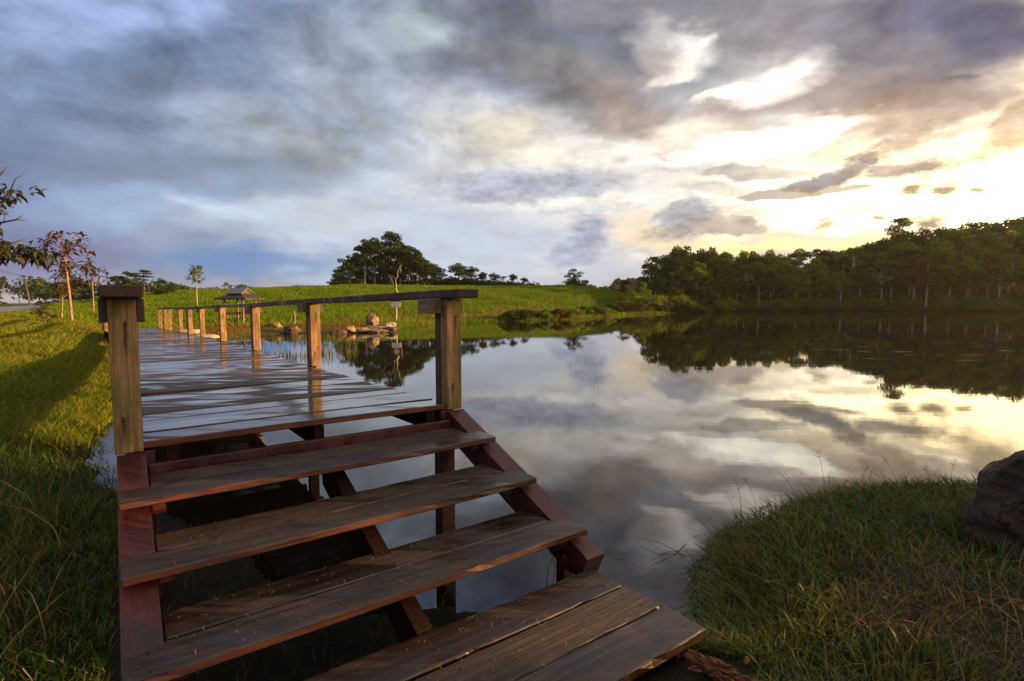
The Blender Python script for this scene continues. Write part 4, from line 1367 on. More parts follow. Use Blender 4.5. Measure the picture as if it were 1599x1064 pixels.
# trees one can single out
x, y = polar(35.3, 146)
tree(x, y, EYE + 146 * math.tan(R(7.0)), 'flat-topped layered tree rising above the forest skyline against the bright sky', 'layered', 'leaf_mid', 'bark_dark', 0.95, 'emergent_tree', i=0)
x, y = polar(36.6, 127.5)
tree(x, y, EYE + 127.5 * math.tan(R(3.9)), 'russet-brown leaved round tree at the front of the forest on the right', 'tall', 'leaf_brown', 'bark_pale', 1.35, 'russet_tree', i=2)
x, y = polar(42.0, 131)
tree(x, y, EYE + 131 * math.tan(R(3.6)), 'small bright green tree in front of the forest near the right edge', 'tall', 'leaf_mid', 'bark_pale', 1.3, 'small_tree', i=3)
# undergrowth along that shore
BG = 'bushes along the far shore'
for back0, back1, h0, h1, st, wide, lab in ((0.2, 1.2, 0.7, 1.5, 0.42, 1.9, 'scrubby bush at the far waterline'), (2.0, 4.0, 1.5, 2.9, 0.55, 1.5, 'leafy bush behind the far waterline scrub'), (7.0, 12.0, 2.5, 4.2, 0.9, 1.5, 'big bush between the forest trunks')):
    az = 12.2
    while az < 47:
        rsh = float(np.interp(az, [12, 14.5, 17.2, 20.8, 22.3, 30.7, 37.7, 43.5, 52], [82, 91, 96, 101, 115.5, 121.5, 124.5, 129, 140]))
        r_ = rsh + rt.uniform(back0, back1)
        x, y = polar(az, r_)
        zone = next(t for lim, t in FOREST_ZONES if az < lim)
        tone, leaf = rt.choice((('green ', 'leaf_bush'), ('green ', 'leaf_bush'), ('dark ', 'leaf_dark'), ('brownish ', 'leaf_brown')) if st < 0.5 else (('green ', 'leaf_bush'), ('green ', 'leaf_bush'), ('green ', 'leaf_bush'), ('dark ', 'leaf_mid')))
        tree(x, y, gz(x, y) + rt.uniform(h0, h1) * (1.3 if az < 19 else 1.0), tone + lab + ', ' + zone, 'bush', leaf, 'bark_dark', rt.uniform(0.8, 1.2) * wide, 'bush', BG, 'bush')
        az += rt.uniform(0.7, 1.3) * st
# young trees and scrub on the point where the green hill meets the wood
PG = 'young trees on the point'
for a, dr, el, kd in ((13.4, 7, 1.2, 'dense'), (14.6, 4, 0.9, 'dense'), (15.6, 5, 2.4, 'sparse'), (16.4, 5, 3.0, 'tall'), (17.1, 4, 1.3, 'dense'), (18.4, 4, 2.5, 'tall'), (19.4, 4, 0.9, 'dense'), (20.6, 3, 0.6, 'dense')):
    rsh = float(np.interp(a, [12, 14.5, 17.2, 20.8], [84, 91, 96, 101]))
    x, y = polar(a, rsh + dr)
    tree(x, y, EYE + (rsh + dr) * math.tan(R(el)), ('tall' if el > 2 else 'short') + (' thin' if kd != 'dense' else ' bushy') + ' young tree on the ' + ('left' if a < 15.8 else 'right') + ' half of the scrubby point', kd, 'leaf_dark', 'bark_pale', rt.uniform(0.7, 1.0), 'young_tree', PG)
# bushes at the foot of the hill along the water
HG = 'bushes at the waterline below the green hill'
for i in range(26):
    t = 0.22 + 0.78 * i / 25.0
    k = t * 4
    seg = [(-3.5, 50.2), (0.5, 53.2), (6.9, 59.6), (17.0, 79.0), (27.5, 91.0)]
    s0 = min(int(k), 3)
    lf = rt.choice(('leaf_dark', 'leaf_mid', 'leaf_brown', 'leaf_dark'))
    x = seg[s0][0] + (seg[s0 + 1][0] - seg[s0][0]) * (k - s0) + rt.uniform(-0.5, 0.5)
    y = seg[s0][1] + (seg[s0 + 1][1] - seg[s0][1]) * (k - s0) + rt.uniform(0.3, 2.6)
    tree(x, y, gz(x, y) + rt.uniform(0.7, 1.5) * (0.8 + 0.9 * t), ('small ' if t < 0.35 else 'middling ' if t < 0.7 else 'large ') + {'leaf_dark': 'dark', 'leaf_mid': 'green', 'leaf_brown': 'brown'}[lf] + ' bush at the waterline below the ' + ('middle' if t < 0.5 else 'right end') + ' of the green hill', 'bush', lf, 'bark_dark', rt.uniform(0.9, 1.6), 'bush', HG, 'bush')

# the dark grove on the crest of the hill
GG = 'trees of the grove on the hill crest'
grove = [(-17.9, 2.9, 'dense'), (-17.3, 3.5, 'dense'), (-16.7, 4.6, 'dense'), (-16.0, 4.9, 'dense'), (-15.2, 6.2, 'tall'), (-14.8, 4.4, 'dense'), (-14.2, 6.4, 'tall'), (-13.7, 4.8, 'dense'), (-12.6, 7.0, 'tall'),
         (-12.5, 4.8, 'dense'), (-11.6, 6.0, 'tall'), (-11.3, 4.6, 'dense'), (-10.7, 5.6, 'tall'), (-9.9, 5.2, 'tall'), (-9.6, 4.4, 'dense'), (-8.9, 4.2, 'dense'), (-8.2, 3.7, 'dense'), (-7.6, 3.3, 'dense'),
         (-15.6, 3.3, 'dense'), (-12.9, 3.6, 'dense'), (-10.6, 3.5, 'dense'), (-14.0, 3.2, 'dense'), (-9.2, 3.0, 'dense'), (-11.8, 3.1, 'dense'), (-16.5, 3.0, 'dense')]
for i, (a, el, kind) in enumerate(grove):
    r_ = 119 + (i * 7) % 13
    x, y = polar(a, r_)
    special = i == 8
    tree(x, y, EYE + r_ * math.tan(R(el + 0.2)), 'tallest tree of the dark grove, with sky showing through its crown' if special else ('tall dark tree in the ' if kind == 'tall' else 'low dark tree in the ') + ('left end' if a < -15.9 else 'left half' if a < -13 else 'middle' if a < -10.8 else 'right end') + ' of the close grove on the hill crest',
         kind, 'leaf_dark', 'bark_pale' if kind == 'tall' else 'bark_dark', rt.uniform(1.1, 1.4) * (1.35 if el < 4.3 else 1.0), 'grove_tree', GG, i=i)
for a, el, kind, w, lab in ((-5.6, 4.15, 'dense', 1.75, 'broad dark tree just right of the grove on the hill'), (-4.3, 3.8, 'dense', 1.5, 'rounded dark tree second to the right of the grove'), (-3.1, 3.2, 'dense', 1.7, 'smaller dark tree third to the right of the grove'),
                            (-1.9, 3.1, 'dense', 1.5, 'low bushy tree fourth to the right of the grove'), (-0.9, 2.7, 'umbrella', 2.0, 'short flat-crowned tree on the hill crest, fifth from the grove'),
                            (0.1, 3.0, 'dense', 1.35, 'pointed small dark tree near the right end of the crest row'), (1.3, 2.6, 'dense', 1.6, 'last small tree of the row right of the grove')):
    x, y = polar(a, 121)
    tree(x, y, EYE + 121 * math.tan(R(el)), lab, kind, 'leaf_dark', 'bark_dark', w, 'hill_tree', i=3)
for i, (a, el) in enumerate(((-7.2, 2.6), (-6.5, 3.0), (-4.9, 2.9), (-3.6, 2.7), (-2.5, 2.5), (-1.4, 2.35), (-0.4, 2.3), (0.7, 2.2), (1.9, 2.1), (2.6, 1.9))):
    x, y = polar(a, 123.5)
    tree(x, y, EYE + 123.5 * math.tan(R(el)), 'low dark bush-like tree filling the %s of the row right of the grove' % ('left end' if i < 3 else 'middle' if i < 7 else 'right end'), 'bush', 'leaf_dark', 'bark_dark', rt.uniform(1.2, 1.7), 'hill_thicket', 'thickets in the row right of the grove', 'shrub')
x, y = polar(6.5, 128)
tree(x, y, EYE + 128 * math.tan(R(3.5)), 'lone domed dark tree standing apart between the grove and the forest', 'dense', 'leaf_dark', 'bark_dark', 1.75, 'lone_tree', i=1)
for a, el, w, lab in ((4.6, 1.75, 1.2, 'small round dark tree left of the lone domed tree'), (8.2, 1.6, 1.6, 'low dark tree right of the lone domed tree'), (9.4, 1.5, 1.8, 'bushy dark tree before the distant hill'), (10.4, 1.6, 1.6, 'bushy green tree left of the forest edge'), (11.6, 2.3, 1.5, 'dark bushy tree at the left end of the forest')):
    x, y = polar(a, 122)
    tree(x, y, EYE + 122 * math.tan(R(el)), lab, 'dense', 'leaf_dark', 'bark_dark', w, 'hill_tree')
# behind the left post and by the road
for a, r_, el, kind, w, lab in ((-35.4, 96, 2.7, 'tall', 1.7, 'spreading dark tree with pale limbs behind the left post'), (-34.2, 98, 2.9, 'umbrella', 1.25, 'broad flat-crowned tree right of the left post'),
                                (-33.0, 100, 2.2, 'dense', 1.3, 'bushy dark tree beside the flat-crowned tree'), (-32.2, 103, 1.9, 'dense', 1.2, 'low dark tree at the right end of the clump behind the post'),
                                (-36.6, 100, 1.6, 'dense', 1.5, 'dark bushy tree left of the clump behind the post'), (-38.0, 150, 1.8, 'dense', 1.1, 'dark rounded tree beyond the saplings by the road'),
                                (-38.9, 150, 2.2, 'dense', 0.9, 'taller dark tree beyond the road behind the red sapling'), (-39.8, 235, 1.15, 'dense', 1.4, 'low dark tree at the edge of the road beyond the pole'),
                                (-40.8, 240, 0.95, 'dense', 1.5, 'low dark tree just right of the leaning utility pole'), (-42.3, 235, 1.25, 'umbrella', 1.4, 'flat airy tree across the road at the left'),
                                (-43.1, 232, 2.1, 'tall', 0.75, 'slender round-headed tree across the road at the left edge'), (-43.6, 230, 1.1, 'dense', 1.4, 'dark bush of a tree at the left edge of the road'), (-44.6, 230, 1.4, 'dense', 1.4, 'dark tree beyond the road at the far left')):
    x, y = polar(a, r_)
    tree(x, y, EYE + r_ * math.tan(R(el)), lab, kind, 'leaf_dark', 'bark_pale' if kind == 'tall' else 'bark_dark', w, 'roadside_tree')
# tree line far off behind the hill: one mass
rs = np.random.RandomState(5)
V, F = [], []
nb = 0
for i in range(230):
    a = rs.uniform(-46, 13)
    r_ = rs.uniform(290, 400)
    el = 1.62 + 0.50 * max(0, math.sin(a * 0.9 + 1.0)) * rs.uniform(0.5, 1.1) + 0.35 * rs.random() ** 3 - (0.25 if a > -30 and a < -18 else 0.0)
    x, y = polar(a, r_)
    top = EYE + r_ * math.tan(R(el))
    b0 = 2.0
    h = top - b0
    lobes = [(x + rs.uniform(-.35, .35) * h, y + rs.uniform(-.3, .3) * h, b0 + h * rs.uniform(0.35, 0.82), h * 0.28, h * 0.28, h * 0.19) for _ in range(6)]
    lobes.append((x, y, b0 + h * 0.25, h * 0.4, h * 0.3, h * 0.25))
    v, f = leaf_cloud(rs, lobes, 170, h * 0.075)
    V.append(v)
    F.append(f + nb)
    nb += len(v)
tag(link('treeline', fast_mesh('treeline', np.vstack(V), np.vstack(F), [M['leaf_dark']])), kind='stuff', label='far-off line of low trees along the horizon behind the hill')
# wooded ridge in the distance
m, N = material('distant_woods')
pos = N.n('ShaderNodeNewGeometry').outputs['Position']
f = N.noise(pos, 0.22, 6.0, 0.7)
finish(N, principled(N, N.mix(N.step(f, 0.35, 0.65), (0.008, 0.015, 0.006), (0.020, 0.030, 0.010)), 0.95, f, 1.0, 3.0, 0.0))
V, F = [], []
azs = np.linspace(-14, 40, 520)
for j, (rr, fr) in enumerate(((330, 0.0), (365, 0.55), (395, 0.9), (425, 1.0), (500, 0.7), (600, 0.0))):
    for a in azs:
        el = 0.55 + 1.95 * math.exp(-((a - 12.6) / 3.4) ** 2) + 0.55 * math.exp(-((a - 10.9) / 0.8) ** 2) + 0.9 * math.exp(-((a - 17.0) / 4.0) ** 2)
        el += 0.07 * math.sin(a * 5.3) + 0.05 * math.sin(a * 13.1) + 0.03 * math.sin(a * 37.0)
        x, y = polar(a, rr)
        V.append((x, y, EYE - 3 + max(0.0, 425 * math.tan(R(el)) * fr) + ((mnoise.noise(Vector((x * .06, y * .06, 0))) * 2.0 + mnoise.noise(Vector((x * .25, y * .25, 3))) * 1.2) * fr)))
n = len(azs)
for j in range(5):
    for i in range(n - 1):
        F.append((j * n + i, j * n + i + 1, (j + 1) * n + i + 1, (j + 1) * n + i))
tag(link('hills', mesh('hills', V, F, [m], True)), kind='structure', label='low wooded ridge far behind the lake')


# ------------------------------------------------------------------ saplings with big leaves, the branch at the left edge
def big_leaf(base, out, size, rng_, droop=0.5):
    """One pointed leaf folded along its rib: eight corners."""
    o = Vector(out).normalized()
    side = o.cross(Vector((0, 0, 1)))
    if side.length < 0.1:
        side = Vector((1, 0, 0))
    side.normalize()
    side = (side + Vector((0, 0, rng_.uniform(-0.6, 0.6)))).normalized()
    up = side.cross(o)
    b = Vector(base)
    w = size * rng_.uniform(0.18, 0.25)
    fall = Vector((0, 0, -1)) * droop * size
    p1 = b + o * size * 0.35 + fall * 0.08
    p2 = b + o * size * 0.72 + fall * 0.35
    p3 = b + o * size * 1.0 + fall * 0.75
    lift = up * w * 0.35
    return [tuple(q) for q in (b, p1 + side * w + lift, p1, p1 - side * w + lift, p2 + side * w * 0.8 + lift, p2, p2 - side * w * 0.8 + lift, p3)], \
        [(0, 2, 1), (0, 3, 2), (1, 2, 5, 4), (2, 3, 6, 5), (4, 5, 7), (5, 6, 7)]


def whorls(tips, size, rng_, per=(8, 13), droop=0.5):
    V, F = [], []
    for (p, d) in tips:
        for i in range(rng_.randint(*per)):
            out = Vector((rng_.gauss(0, 1), rng_.gauss(0, 1), rng_.gauss(0.1, 0.5))).normalized() + Vector(d) * 0.6
            base = Vector(p) + Vector((rng_.gauss(0, .3), rng_.gauss(0, .3), rng_.gauss(0, .3))) * size
            v, f = big_leaf(base, out, size * rng_.uniform(0.7, 1.2), rng_, droop)
            k_ = len(V)
            V += v
            F += [tuple(q + k_ for q in ff) for ff in f]
    return V, F


def sapling(x, y, h, spread, label, leaf, seed, n=34, low=0.45, leaf_size=0.34, bark='bark_red', lean=0.0):
    r = random.Random(seed)
    z = gz(x, y)
    o = empty('sapling', (x, y, z - 0.05))
    tag(o, label, 'sapling')
    runs = [([(0, 0, 0), (lean * 0.3, 0.02, h * 0.35), (lean * 0.6, -0.02, h * 0.7), (lean, 0, h * 0.96)], [0.016 * h, 0.013 * h, 0.008 * h, 0.004])]
    tips = [((lean, 0, h * 0.97), (0, 0, 0.3))]
    for i in range(n):
        t = low + (1 - low) * (i + 0.5) / n
        a = r.uniform(0, 6.28)
        q = spread * (1.15 - 0.75 * abs(t - low - (1 - low) * 0.42) / (1 - low)) * r.uniform(0.35, 1.0)
        s = Vector((lean * t, 0, h * (t - 0.08)))
        e = Vector((lean * t + q * math.cos(a), q * math.sin(a), h * t + r.uniform(-0.1, 0.15)))
        runs.append(([tuple(s), tuple(s.lerp(e, 0.55) + Vector((0, 0, 0.06))), tuple(e)], [0.0045 * h, 0.003 * h, 0.002 * h]))
        tips.append((tuple(e), (math.cos(a) * 0.8, math.sin(a) * 0.8, -0.1)))
    link('trunk', tubes('trunk', runs, [M[bark]], 6), o)
    V, F = whorls(tips, leaf_size, r)
    link('leaves', mesh('leaves', V, F, [M[leaf]]), o)
    return o


sapling(-25.6, 31.4, 5.0, 1.10, 'red-leaved sapling with tall slim lit trunk in the yellow grass', 'leaf_red', 41, 24, 0.62, 0.40, lean=-0.25)
sapling(-27.2, 32.6, 3.1, 0.62, 'shorter reddish sapling close beside the tall red-leaved one', 'leaf_red', 42, 18, 0.45, 0.32, lean=0.35)
sapling(-35.0, 45.2, 4.2, 1.15, 'dark red-brown sapling just left of the left handrail post', 'leaf_red', 43, 22, 0.60, 0.38, lean=0.1)
sapling(-35.8, 61.5, 4.7, 0.62, 'thin green-topped sapling on the slope behind the boardwalk', 'leaf_mid', 44, 26, 0.62, 0.36, 'bark_pale')
o = sapling(-23.2, 26.8, 0.95, 0.42, 'small green leafy shrub at the verge in the grass on the left', 'leaf_big', 45, 26, 0.15, 0.16)
o['category'] = 'shrub'
o.name = 'shrub'

# the tree whose branches reach in at the left edge
bt = empty('branching_tree', (-10.6, 8.9, gz(-10.6, 8.9)))
tag(bt, 'tree at the left edge reaching leafy and bare branches into the picture', 'tree')


def rel(x, y, z):
    return (x + 10.6, y - 8.9, z - gz(-10.6, 8.9))


YB = 9.2
runs = [([rel(-10.6, 8.9, 0.0), rel(-10.5, 9.0, 1.6), rel(-10.2, YB, 2.7), rel(-9.8, YB, 3.5), rel(-9.3, YB, 4.05)], [0.13, 0.11, 0.085, 0.055, 0.035]),
        ([rel(-9.6, YB, 3.7), rel(-8.95, YB, 3.72), rel(-8.68, YB, 3.84), rel(-8.62, YB, 4.10), rel(-8.66, YB, 4.28)], [0.035, 0.028, 0.022, 0.018, 0.006]),
        ([rel(-8.64, YB, 3.98), rel(-8.52, YB, 4.10), rel(-8.42, YB, 4.20)], [0.016, 0.012, 0.010]),
        ([rel(-8.62, YB, 4.15), rel(-8.58, YB, 4.26), rel(-8.46, YB, 4.30)], [0.010, 0.007, 0.003]),
        ([rel(-8.75, YB, 3.6), rel(-8.44, YB, 3.74), rel(-8.30, YB, 4.0), rel(-8.12, YB, 4.12)], [0.018, 0.014, 0.008, 0.003]),
        ([rel(-8.44, YB, 3.74), rel(-8.28, YB, 3.82), rel(-8.18, YB, 3.92)], [0.008, 0.005, 0.003]),
        ([rel(-10.1, YB, 3.1), rel(-9.2, YB, 3.24), rel(-8.60, YB, 3.28), rel(-8.34, YB, 3.33), rel(-8.22, YB, 3.40)], [0.030, 0.022, 0.016, 0.012, 0.007]),
        ([rel(-8.34, YB, 3.33), rel(-8.18, YB, 3.32)], [0.009, 0.006]),
        ([rel(-8.55, YB, 3.29), rel(-8.50, YB, 3.44), rel(-8.38, YB, 3.48)], [0.007, 0.004, 0.002]),
        ([rel(-10.2, YB, 2.8), rel(-9.2, YB, 2.90), rel(-8.5, YB, 2.92), rel(-8.22, YB, 3.0)], [0.035, 0.026, 0.016, 0.012]),
        ([rel(-10.2, YB, 2.75), rel(-9.0, YB, 2.72), rel(-8.3, YB, 2.72), rel(-7.95, YB, 2.80), rel(-7.8, YB, 2.64)], [0.030, 0.020, 0.012, 0.006, 0.003])]
link('trunk', tubes('trunk', runs, [M['bark_dark']], 7), bt)
rb = random.Random(77)
tips = []
for _ in range(64):                                # upper cluster
    tips.append((rel(-8.95 + rb.gauss(0.0, 0.20), YB + rb.gauss(0, 0.25), 3.64 + rb.gauss(0, 0.14)), (0.3, 0, -0.2)))
for _ in range(52):                                # lower spray
    t = rb.random()
    tips.append((rel(-9.0 + 0.85 * t + rb.gauss(0, 0.06), YB + rb.gauss(0, 0.2), 2.98 - 0.22 * t + rb.gauss(0, 0.075) * (1.2 - t)), (0.4, 0, -0.3)))
for _ in range(5):
    tips.append((rel(-8.0 + rb.gauss(0, 0.08), YB + rb.gauss(0, 0.1), 2.76 + rb.gauss(0, 0.04)), (0.6, 0, -0.2)))
for _ in range(12):
    tips.append((rel(-9.0 + rb.gauss(0, 0.08), YB + rb.gauss(0, 0.15), 3.2 + rb.gauss(0, 0.1)), (0.2, 0, -0.3)))
V, F = whorls(tips, 0.165, rb, (4, 7), 0.7)
link('leaves', mesh('leaves', V, F, [M['leaf_big']]), bt)
# trees on the near bank, right of the view, that keep the steps in shade
for i, (k_, s_, top, w) in enumerate(((-8, 34, 13, 1.5), (-3.5, 27, 12, 1.5), (1.0, 31, 13, 1.5), (3.6, 27, 12, 1.3), (5.2, 33, 12.0, 1.0), (-13, 30, 13, 1.5))):
    sx, sy = math.sin(R(SUN_AZ)), math.cos(R(SUN_AZ))
    x, y = sx * s_ - sy * k_, sy * s_ + sx * k_
    tree(x, y, top, 'dense shade tree on the near bank beyond the right edge of the picture', 'dense', 'leaf_mid', 'bark_dark', w, 'bank_tree', 'shade trees on the near bank', base=0.4)

# ------------------------------------------------------------------ grass
def grass_stops(*cols):
    n = len(cols) - 1
    return [(i / n, c) for i, c in enumerate(cols)]


M['grass_near'] = leaf_material('near_grass', grass_stops((0.014, 0.036, 0.005), (0.042, 0.100, 0.009), (0.100, 0.155, 0.016), (0.170, 0.115, 0.030)), 0.42, (1.6, 0.9), 0.03)
M['grass_field'] = leaf_material('field_grass', grass_stops((0.052, 0.125, 0.008), (0.095, 0.180, 0.012), (0.175, 0.205, 0.020), (0.300, 0.230, 0.045)), 0.45, (0.35, 0.7))
M['grass_hill'] = leaf_material('hill_grass', grass_stops((0.075, 0.150, 0.008), (0.115, 0.205, 0.010), (0.155, 0.225, 0.014), (0.200, 0.190, 0.030)), 0.45, (0.22, 1.3))
M['grass_dry'] = leaf_material('dry_short_turf', grass_stops((0.110, 0.080, 0.014), (0.200, 0.115, 0.022), (0.230, 0.120, 0.026), (0.110, 0.120, 0.016)), 0.40, (0.4, 0.7))
M['grass_shore'] = leaf_material('shore_grass', grass_stops((0.060, 0.085, 0.012), (0.110, 0.140, 0.018), (0.160, 0.130, 0.032)), 0.4, (0.2, 0.8))
M['straw'] = leaf_material('dry_straw', grass_stops((0.13, 0.070, 0.025), (0.22, 0.125, 0.045), (0.34, 0.24, 0.12)), 0.25, None, 0.03)
M['reed'] = leaf_material('reeds', grass_stops((0.040, 0.050, 0.018), (0.09, 0.10, 0.03), (0.16, 0.14, 0.06)), 0.3)


def blade_mesh(rs, x, y, z, h, w, lean, segs=2, bias=None):
    """Curved tapering blades; bias is an optional (n,2) push of the tips."""
    n = len(x)
    a = rs.uniform(0, 2 * np.pi, n)
    la = rs.uniform(0, 2 * np.pi, n)
    L_ = lean * rs.uniform(0.3, 1.3, n) * h
    ex, ey = np.cos(la) * L_, np.sin(la) * L_
    if bias is not None:
        ex, ey = ex + bias[:, 0] * h, ey + bias[:, 1] * h
    sx, sy = np.cos(a) * w / 2, np.sin(a) * w / 2
    rows = []
    for k in range(segs):
        t = k / segs
        wt = 1.0 - 0.75 * t ** 1.6
        bx, by, bz = x + ex * t ** 1.9, y + ey * t ** 1.9, z + h * t * (1 - 0.18 * lean * t)
        rows.append(np.stack([bx - sx * wt, by - sy * wt, bz], 1))
        rows.append(np.stack([bx + sx * wt, by + sy * wt, bz], 1))
    rows.append(np.stack([x + ex, y + ey, z + h * (1 - 0.30 * np.minimum(lean, 1.5) * rs.uniform(0.4, 1.2, n))], 1))
    V = np.stack(rows, 1)                          # n, 2*segs+1, 3
    m_ = 2 * segs + 1
    tri = []
    for k in range(segs - 1):
        b = 2 * k
        tri += [(b, b + 1, b + 3), (b, b + 3, b + 2)]
    tri.append((2 * segs - 2, 2 * segs - 1, 2 * segs))
    tri = np.array(tri)
    F = (np.arange(n)[:, None, None] * m_ + tri[None]).reshape(-1, 3)
    return V.reshape(-1, 3), F


def grass(name, label, parts, mat, kind='stuff'):
    V, F, k = [], [], 0
    for v, f in parts:
        V.append(v)
        F.append(f + k)
        k += len(v)
    return tag(link(name, fast_mesh(name, np.vstack(V), np.vstack(F), [mat])), label, None, None, kind)


def under_boards(x, y, margin=0.0):
    u_ = -SY * x + CY * y
    v_ = CY * x + SY * y
    land = (u_ > 1.2 - margin) & (u_ < 2.30 + margin) & (v_ > -0.16 - margin) & (v_ < 2.26 + margin)
    st = (u_ >= 2.2) & (u_ < 4.1) & (v_ > -0.10 - margin) & (v_ < 2.36 + margin)
    deck = (u_ >= 4.0) & (u_ < 33) & (v_ > -0.08 - margin) & (v_ < 2.35)
    return land, st, deck


rs = np.random.RandomState(11)


def scatter(n, az0, az1, r0, r1, power=1.0):
    """Points spread over a ring sector, denser towards the eye as it sees them."""
    r = r0 * (r1 / r0) ** (rs.random(n) ** power)
    a = np.radians(rs.uniform(az0, az1, n))
    return r * np.sin(a), r * np.cos(a), r


# near right bank
x, y, r = scatter(56000, 4, 62, 1.5, 9.5, 0.85)
d = shore_distance(x, y)
land, st, deck = under_boards(x, y, 0.02)
ok = (d > -0.10) & ~land & ~st & ~deck & (((x - 3.62) / 0.62) ** 2 + ((y - 3.42) / 0.55) ** 2 > 1)
x, y, r, d = x[ok], y[ok], r[ok], d[ok]
edge = smoothstep(0.75, 0.0, d)
mat_ = 0.5 + 0.5 * wobble(x, y, 2.3, 3.0)
h = (0.03 + 0.095 * rs.random(len(x)) ** 1.8) * (0.7 + 0.9 * mat_) + edge * 0.10 * rs.random(len(x))
bald = smoothstep(0.35, 0.75, wobble(x, y, 1.35, 2.2) + 0.3 * wobble(x, y, 4.1, 1.0)) * smoothstep(0.25, 0.6, d)
keep = rs.random(len(x)) > 0.50 * bald
x, y, r, d, h, edge = x[keep], y[keep], r[keep], d[keep], h[keep], edge[keep]
h = h * (1 - 0.4 * bald[keep])
z = np.maximum(ground_z(x, y), -0.02) - 0.01
out = np.stack([-0.6 * edge, 0.25 * edge], 1)
p1 = blade_mesh(rs, x, y, z, h, (0.0045 + 0.0050 * rs.random(len(x))) * (1 + r * 0.10), 0.95, 3, out)
# longer grass left standing round the boulder
ta = rs.uniform(0, 2 * np.pi, 1500)
tq = rs.uniform(0.92, 1.25, 1500)
tx_, ty_ = 3.76 + 0.60 * tq * np.cos(ta), 3.46 + 0.52 * tq * np.sin(ta)
pb = blade_mesh(rs, tx_, ty_, ground_z(tx_, ty_) - 0.01, rs.uniform(0.06, 0.20, 1500), rs.uniform(0.005, 0.010, 1500), 0.8, 3)
# broad upright blades by the landing's corner
cx_, cy_ = rs.uniform(0.95, 2.1, 1500), rs.uniform(2.2, 3.7, 1500)
land, st, deck = under_boards(cx_, cy_, 0.02)
ok = (shore_distance(cx_, cy_) > 0.0) & ~land & ~st & (wobble(cx_, cy_, 4.0, 1.0) > -0.2)
cx_, cy_ = cx_[ok], cy_[ok]
pc = blade_mesh(rs, cx_, cy_, ground_z(cx_, cy_) - 0.005, rs.uniform(0.06, 0.16, len(cx_)), rs.uniform(0.008, 0.015, len(cx_)), 0.5, 3)
# broader weeds close by
x, y, r = scatter(12000, 4, 60, 1.5, 5.0)
land, st, deck = under_boards(x, y, 0.03)
ok = (shore_distance(x, y) > 0.02) & ~land & ~st & ~deck & (wobble(x, y, 2.9, 5.0) > -0.1)
x, y, r = x[ok], y[ok], r[ok]
p2 = blade_mesh(rs, x, y, ground_z(x, y) - 0.005, rs.uniform(0.03, 0.10, len(x)), rs.uniform(0.007, 0.016, len(x)), 1.1, 3)
grass('bank_grass', 'short green grass covering the near right bank', [p1, p2, pb, pc], M['grass_near'])
# straw and seed stalks standing out of it
x, y, r = scatter(16000, 6, 60, 1.6, 8.0)
d = shore_distance(x, y)
land, st, deck = under_boards(x, y, 0.05)
ok = (d > -0.02) & ~land & ~st & ~deck & ((wobble(x, y, 1.35, 2.2) + 0.3 * wobble(x, y, 4.1, 1.0) > 0.2) | (d < 0.5) | (rs.random(len(x)) < 0.30)) & (((x - 3.62) / 0.7) ** 2 + ((y - 3.42) / 0.62) ** 2 > 1)
x, y, r, d = x[ok], y[ok], r[ok], d[ok]
h = (0.05 + 0.20 * rs.random(len(x)) ** 2.4) * np.clip(r / 3.6, 0.55, 1.0)
p1 = blade_mesh(rs, x, y, ground_z(x, y), h, np.full(len(x), 0.0030), 1.6, 3)
x, y, r = scatter(900, 14, 46, 3.4, 7.5)
d = shore_distance(x, y)
ok = (d > 0.02) & (d < 0.55)
x, y, d = x[ok], y[ok], d[ok]
p2 = blade_mesh(rs, x, y, ground_z(x, y), 0.14 + 0.22 * rs.random(len(x)) ** 1.7, np.full(len(x), 0.0042), 0.55, 3)
grass('dry_stalks', 'dry straw and thin seed stalks on the near right bank', [p1, p2], M['straw'])
# feathery seed heads on a few tall stalks
V, F, k = [], [], 0
rr = random.Random(3)
sx_, sy_ = [], []
for (bx, by, hh, lx, ly) in ((3.05, 5.15, 0.47, -0.08, 0.02), (2.25, 4.85, 0.33, -0.12, 0.0), (1.95, 4.55, 0.30, -0.10, 0.05), (3.72, 5.1, 0.37, -0.16, 0.0), (4.3, 5.2, 0.33, 0.06, 0.0), (4.05, 5.15, 0.26, -0.03, 0.0), (2.6, 4.8, 0.30, -0.16, 0.0), (1.62, 4.0, 0.24, -0.20, 0.05), (1.55, 3.85, 0.2, -0.22, 0.0), (2.05, 4.7, 0.34, -0.05, 0.0), (3.4, 5.2, 0.3, 0.1, 0.0)):
    z0 = gz(bx, by)
    pts = [(bx + lx * t * t, by + ly * t * t, z0 + hh * t) for t in (0, 0.35, 0.7, 1.0)]
    v, f = tube(pts, [0.0022, 0.0018, 0.0014, 0.001], 4, len(V))
    V += v
    F += f
    for _ in range(9):
        t = rr.uniform(0.76, 1.0)
        p = Vector((bx + lx * t * t, by + ly * t * t, z0 + hh * t))
        q = p + Vector((rr.uniform(-.04, .04), rr.uniform(-.03, .03), rr.uniform(0.0, 0.035)))
        v, f = tube([tuple(p), tuple(q)], [0.0009, 0.0018], 3, len(V))
        V += v
        F += f
tag(link('seed_heads', mesh('seed_heads', V, F, [M['straw']])), 'tall feathery seed heads along the edge of the near right bank', kind='stuff')

